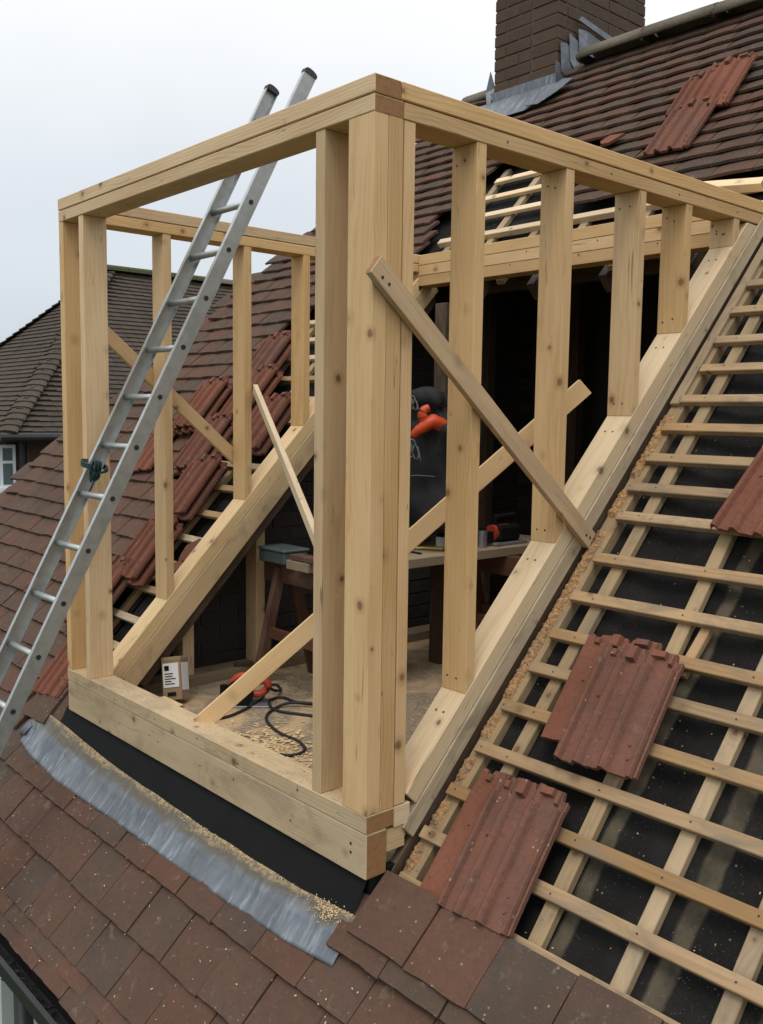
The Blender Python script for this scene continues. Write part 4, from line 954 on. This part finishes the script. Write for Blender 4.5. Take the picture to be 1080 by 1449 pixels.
# carton, circular saw, cables, offcut on the floor
MC = Matrix.Translation((-1.785, .43, -.004)) @ Matrix.Rotation(math.radians(34), 4, 'Z') @ Matrix.Rotation(math.radians(-14), 4, 'X') @ Matrix.Rotation(math.radians(-10), 4, 'Y')
ct = thing('carton', 'small cardboard carton with white printed label standing by the left cheek', 'box', M=MC)
def lbox(name, parent, ML, x0, x1, y0, y1, z0, z1, mat, bev=.002):
    bm = bmesh.new(); hexa(bm, [(x0, y0, z0), (x1, y0, z0), (x1, y1, z0), (x0, y1, z0)], [(x0, y0, z1), (x1, y0, z1), (x1, y1, z1), (x0, y1, z1)])
    bmesh.ops.bevel(bm, geom=list(bm.edges), offset=bev, segments=1, affect='EDGES'); return from_bm(name, bm, mat, parent, ML)
lbox('body', ct, MC, -.045, .045, -.04, .04, 0, .185, M_card); lbox('lid', ct, MC, -.047, .047, -.042, .042, .168, .188, M_card, .003)
lbox('label', ct, MC, -.038, .036, -.043, -.0405, .055, .160, M_label, .0003); lbox('label', ct, MC, .0455, .047, -.032, .032, .04, .160, M_label, .0003)
for k in range(5): lbox('print', ct, MC, -.030, U(.0, .028), -.0445, -.0435, .068 + k * .011, .0725 + k * .011, M_blk, .0002)
lbox('print', ct, MC, -.030, -.008, -.0446, -.0436, .128, .150, M_blk, .0002); lbox('print', ct, MC, -.02, .02, -.0446, -.0436, .018, .034, M_blk, .0002)
cs = thing('circular_saw', 'red and black circular saw lying on the dusty floor behind the diagonal brace', 'circular saw', (-1.58, .66, -.02))
def at(x, y, z): return (x, y, z)
A0 = math.radians(52)
MS = Matrix.Translation((-1.585, .665, -.02)) @ Matrix.Rotation(A0, 4, 'Z')
lbox('base_plate', cs, MS, -.13, .11, -.06, .06, .001, .006, M_steel, .001)
def lcyl(name, c, r, h, ax, mat, seg=20):
    bm = bmesh.new(); d = {'x': Vector((h / 2, 0, 0)), 'y': Vector((0, h / 2, 0)), 'z': Vector((0, 0, h / 2))}[ax]; c = Vector(c); tube_bm(bm, [c - d, c + d], r, seg)
    bmesh.ops.bevel(bm, geom=[e for e in bm.edges if len(e.link_faces) == 2 and e.calc_face_angle(0) > 1], offset=.003, segments=1, affect='EDGES'); return from_bm(name, bm, mat, cs, MS)
lcyl('blade_guard', (-.03, -.035, .055), .062, .028, 'y', M_blk); lcyl('motor', (-.03, .03, .065), .038, .10, 'y', M_sawred); lcyl('motor_cap', (-.03, .09, .065), .034, .02, 'y', M_blk)
bm = bmesh.new(); tube_bm(bm, smooth_pts([Vector((-.07, .0, .085)), Vector((-.03, 0, .125)), Vector((.05, 0, .12)), Vector((.095, 0, .085)), Vector((.06, 0, .045)), Vector((.0, 0, .05))], 5), .017, 8); from_bm('handle', bm, M_sawred, cs, MS, True)
lcyl('knob', (-.10, 0, .06), .018, .05, 'z', M_blk)
zf = -.0135
bm = bmesh.new(); tube_bm(bm, smooth_pts([(-1.535, .73, .06), (-1.56, .80, .02), (-1.66, .90, zf), (-1.74, .92, zf), (-1.70, .83, zf), (-1.60, .76, zf), (-1.53, .65, zf), (-1.47, .50, zf), (-1.49, .40, zf), (-1.54, .30, zf)], 8), .0065, 8)
tag(from_bm('power_cable', bm, M_rub, smooth=True), 'black cable running from the circular saw across the floor', 'cable')
bm = bmesh.new(); tube_bm(bm, smooth_pts([(-1.00, 1.06, zf), (-1.30, .93, zf), (-1.44, .84, zf), (-1.545, .83, zf), (-1.54, .755, zf), (-1.42, .70, zf), (-1.28, .76, zf), (-1.0, .93, zf)], 8), .0065, 8)
tag(from_bm('power_cable', bm, M_rub, smooth=True), 'black cable loop on the floor beside the trestle foot', 'cable')
bm = bmesh.new(); tube_bm(bm, smooth_pts([(-1.25, .93, zf + .012), (-1.42, .80, zf + .012), (-1.43, .70, zf), (-1.34, .60, zf), (-1.18, .545, zf), (-1.03, .54, zf), (-.94, .50, zf), (-.93, .43, zf), (-1.0, .38, zf)], 8), .0065, 8)
tag(from_bm('power_cable', bm, M_rub, smooth=True), 'black cable snaking towards the sill in the middle of the floor', 'cable')
tag(box('offcut', None, -1.78, -1.62, .30, .37, -.019, .026, [M_pine_b, M_end], 'x'), 'pale timber offcut on the floor between carton and sill', 'offcut')
tag(beam('offcut', None, (-1.99, .86, .040), (-1.96, .95, .040), .02, .018, (0, 0, 1), [M_dark, M_dark]), 'tiny dark offcut on the inner floor plate', 'offcut')

# sawdust: chips and crumbs
bm = bmesh.new()
def chip(p, nrm, l, w, th=.0015):
    nrm = Vector(nrm).normalized(); ax = Vector((1, 0, 0)); u = ax.cross(nrm).normalized(); v = nrm.cross(u); a = U(0, 6.28); c, s_ = math.cos(a), math.sin(a); U_ = u * c + v * s_; V_ = v * c - u * s_; p = Vector(p)
    t = nrm * U(.0005, th * 2)
    q = [bm.verts.new(p + U_ * l * i + V_ * w * j_ + t * (1 if i > 0 else 0)) for i, j_ in ((-1, -1), (1, -1), (1, 1), (-1, 1))]; bm.faces.new(q)
for k in range(900):   # along the head of the lead apron
    x = -2.12 + 2.12 * rnd(); s_ = lerp_tab(HI_T, x) - abs(random.gauss(0, .012)) * (.4 + max(0, 1.5 * noise.noise(Vector((x * 6, 3, 0)))))
    if rnd() > .5 + noise.noise(Vector((x * 9, 1, 8))): continue
    chip(rp(x, s_, .041 + U(0, .003)), (0, -ST, CT), U(.0006, .0024), U(.0005, .0014))
for k in range(260):
    x = -.10 + random.gauss(0, .030); s_ = random.gauss(-.035, .013); chip(rp(x, s_, .038 + U(0, .004)), (0, -ST, CT), U(.0006, .0026), U(.0006, .0018))
for k in range(900): x = U(-1.8, -.2); y = U(.13, 1.3); chip((x, y, -.0185), (0, 0, 1), U(.001, .006), U(.001, .003))
for k in range(500): x = random.gauss(-1.05, .13); y = random.gauss(.42, .10); chip((x, y, -.017), (0, 0, 1), U(.003, .014), U(.002, .008))
for k in range(220): x = U(-W, 0); chip((x, U(.005, .095), ZB + .001), (0, 0, 1), U(.001, .004), U(.001, .002))
for k in range(170):
    x = U(-1.9, 1.0); s_ = U(-.66, -.15); chip(rp(x, s_, .034), (0, -ST, CT), U(.001, .0035), U(.0007, .0018))
for k in range(90):
    x = U(.06, 1.2); s_ = U(.15, 1.4); chip(rp(x, s_, -.056), (0, -ST, CT), U(.001, .0025), U(.0007, .0018))
tag(from_bm('sawdust', bm, M_dust), 'sawdust and wood chips lying over lead, sill and floor', 'sawdust', kind='stuff')

# ================================================================== NEIGHBOURING HOUSE
kD = 1.2
EC = CAM + (Vector((-8.30933, 2.0696, 1.02417)) - CAM) * kD
hh, tt = 2.25 * kD, .96474; up_ = hh * tt
nb = thing('neighbouring_house', 'neighbouring brick house with dark hipped tile roof beyond the ladder', 'house', (EC.x - 2, EC.y + 3, -5.3))
RA = EC + Vector((-hh, hh, up_)); LR = 9.0
def strip_roof(name, c0, ax, inw, length, seed):
    # courses of small tiles stepping up one plane of the hipped roof; ax along the eaves, inw into the house
    r = random.Random(seed); ax = Vector(ax); inw = Vector(inw); sl = Vector((inw.x, inw.y, tt)).normalized(); nm = ax.cross(sl); nm = nm if nm.z > 0 else -nm
    Ls = math.hypot(hh, up_); gz = .098; n = int(Ls / gz); vs2, fs2 = [], []
    for j in range(n):
        s0 = j * gz; f = s0 / Ls * hh; x = f; x1 = length if name == 'roof_slope_long' else length - f
        x += .08 * (j % 2)
        while x < x1:
            w = .17; wob = .010 * math.sin(x * 1.3 + j * .13) + r.uniform(-.002, .002); lift = .026 + r.uniform(-.002, .002) + (0.03 * max(0, 1 - (x - f) / .35)); b = len(vs2)
            for (u, v, h) in ((0, 0, lift), (w - .005, 0, lift), (w - .005, gz + .02, .004), (0, gz + .02, .004)):
                vs2.append(c0 + ax * (x + u) + sl * (s0 + v + (wob if v == 0 else 0)) + nm * h)
            vs2.append(c0 + ax * x + sl * (s0 + wob) + nm * (lift - .03)); vs2.append(c0 + ax * (x + w - .005) + sl * (s0 + wob) + nm * (lift - .03))
            fs2 += [(b, b + 1, b + 2, b + 3), (b + 4, b + 5, b + 1, b)]; x += w
    me = bpy.data.meshes.new('roof_tile_courses'); me.from_pydata(vs2, [], fs2); me.materials.append(M_tile_n)
    tag(inst('roof_tile_courses', me, nb, Matrix.Identity(4)), kind='stuff')
strip_roof('roof_slope_long', EC, (0, 1, 0), (-1, 0, 0), LR + hh, 1)
strip_roof('roof_slope_end', EC, (-1, 0, 0), (0, 1, 0), 2 * hh, 2)
# decking under the tiles
def nbpoly(name, P, d, mat):
    bm = bmesh.new(); d = Vector(d); a = [bm.verts.new(p) for p in P]; b = [bm.verts.new(Vector(p) + d) for p in P]; k = len(P); bm.faces.new(a); bm.faces.new(b[::-1])
    for i in range(k): bm.faces.new((a[i], b[i], b[(i + 1) % k], a[(i + 1) % k]))
    return from_bm(name, bm, mat, nb)
RB = RA + Vector((0, LR, 0)); dz = Vector((0, 0, -.02)); E2 = EC + Vector((-2 * hh, 0, 0)); E3 = EC + Vector((0, LR + hh, 0)); E4 = E2 + Vector((0, LR + hh, 0))
nbpoly('roof_deck', [EC + dz, E3 + dz, RB + dz, RA + dz], (0, 0, -.06), M_tile_n); nbpoly('roof_deck', [EC + dz, RA + dz, E2 + dz], (0, 0, -.06), M_tile_n)
nbpoly('roof_deck', [E2 + dz, RA + dz, RB + dz, E4 + dz], (0, 0, -.06), M_tile_n)
ntl = 34
for k in range(ntl):   # rounded tiles bridging the hip
    for A_, B_, sgn in ((EC, RA, 1), (E2, RA, -1)):
        t0, t1 = k / ntl, (k + 1.25) / ntl; p, q = A_.lerp(B_, t0) , A_.lerp(B_, min(1, t1)); d = (q - p).normalized(); sd_ = d.cross(Vector((0, 0, 1))).normalized(); u_ = sd_.cross(d)
        bm = bmesh.new(); R0, R1 = .115, .10; ra, rb = [], []
        for q_ in range(7):
            a = math.pi * q_ / 6; ra.append(bm.verts.new(p + sd_ * math.cos(a) * R0 * 1.3 + u_ * (math.sin(a) * R0 * .34 + .010))); rb.append(bm.verts.new(q + sd_ * math.cos(a) * R1 * 1.2 + u_ * (math.sin(a) * R1 * .4 - .01)))
        for q_ in range(6): bm.faces.new((ra[q_], ra[q_ + 1], rb[q_ + 1], rb[q_]))
        bm.faces.new(ra); from_bm('hip_tile', bm, M_tile_n, nb)
for k in range(22):
    bm = bmesh.new(); y0 = RA.y - .1 + k * .42
    pts = [(math.cos(math.pi * q_ / 6) * .14, math.sin(math.pi * q_ / 6) * .10) for q_ in range(7)]; ra = [bm.verts.new((RA.x + a, y0, RA.z + b)) for a, b in pts]; rb = [bm.verts.new((RA.x + a, y0 + .41, RA.z + b)) for a, b in pts]
    for q_ in range(6): bm.faces.new((ra[q_], ra[q_ + 1], rb[q_ + 1], rb[q_]))
    bm.faces.new(ra); bm.faces.new(rb[::-1]); from_bm('ridge_tile', bm, M_moss if k < 5 else M_tile_h, nb)
WXN = EC.x - .36; WYN = EC.y + .12
box('wall', nb, E2.x + .36, WXN, WYN, E3.y - .3, -5.3, EC.z - .03, M_brick_n, 'z', 0)
box('soffit_board', nb, WXN + .001, EC.x - .02, WYN - .1, E3.y - .3, EC.z - .09, EC.z - .045, M_dark, 'y', 0)
bm = bmesh.new(); tube_bm(bm, [(EC.x + .03, EC.y - .1, EC.z - .05), (EC.x + .03, E3.y, EC.z - .05)], .06, 10); from_bm('gutter', bm, M_gut, nb)
bm = bmesh.new(); tube_bm(bm, [(E2.x, EC.y - .04, EC.z - .05), (EC.x + .03, EC.y - .04, EC.z - .05)], .06, 10); from_bm('gutter', bm, M_gut, nb)
def onwall(px, py):
    d = cf + cr * ((px - 540) / FPX) - cu * ((py - 724.5) / FPX); t = (WXN - CAM.x) / d.x; return CAM + d * t
wa, wb_ = onwall(-34, 690), onwall(21, 629)
y0, y1, z0, z1 = wa.y, wb_.y, wa.z - .02, wb_.z
wf = box('window', nb, WXN + .002, WXN + .03, y0, y1, z0, z1, M_upvc, 'z', .004)
ym = y0 + (y1 - y0) * .62; zm = z0 + (z1 - z0) * .60; fr = .045
for (a, b) in ((y0 + fr, ym - fr * .5), (ym + fr * .5, y1 - fr)):
    for (c, d) in ((z0 + fr, zm - fr * .4), (zm + fr * .4, z1 - fr)):
        box('pane', wf, WXN + .031, WXN + .034, a, b, c, d, M_glass, 'z', 0)
box('sill', wf, WXN + .002, WXN + .10, y0 - .05, y1 + .03, z0 - .06, z0 - .003, M_upvc, 'y', .004)
p = onwall(29, 650); bm = bmesh.new(); tube_bm(bm, [(WXN + .06, p.y, EC.z - .1), (WXN + .06, p.y, -5.2)], .045, 10); from_bm('downpipe', bm, M_gut, nb)
p = onwall(37, 650); box('corner_board', nb, WXN + .001, WXN + .03, p.y, p.y + .05, -5.2, EC.z - .1, M_dark, 'z', 0)
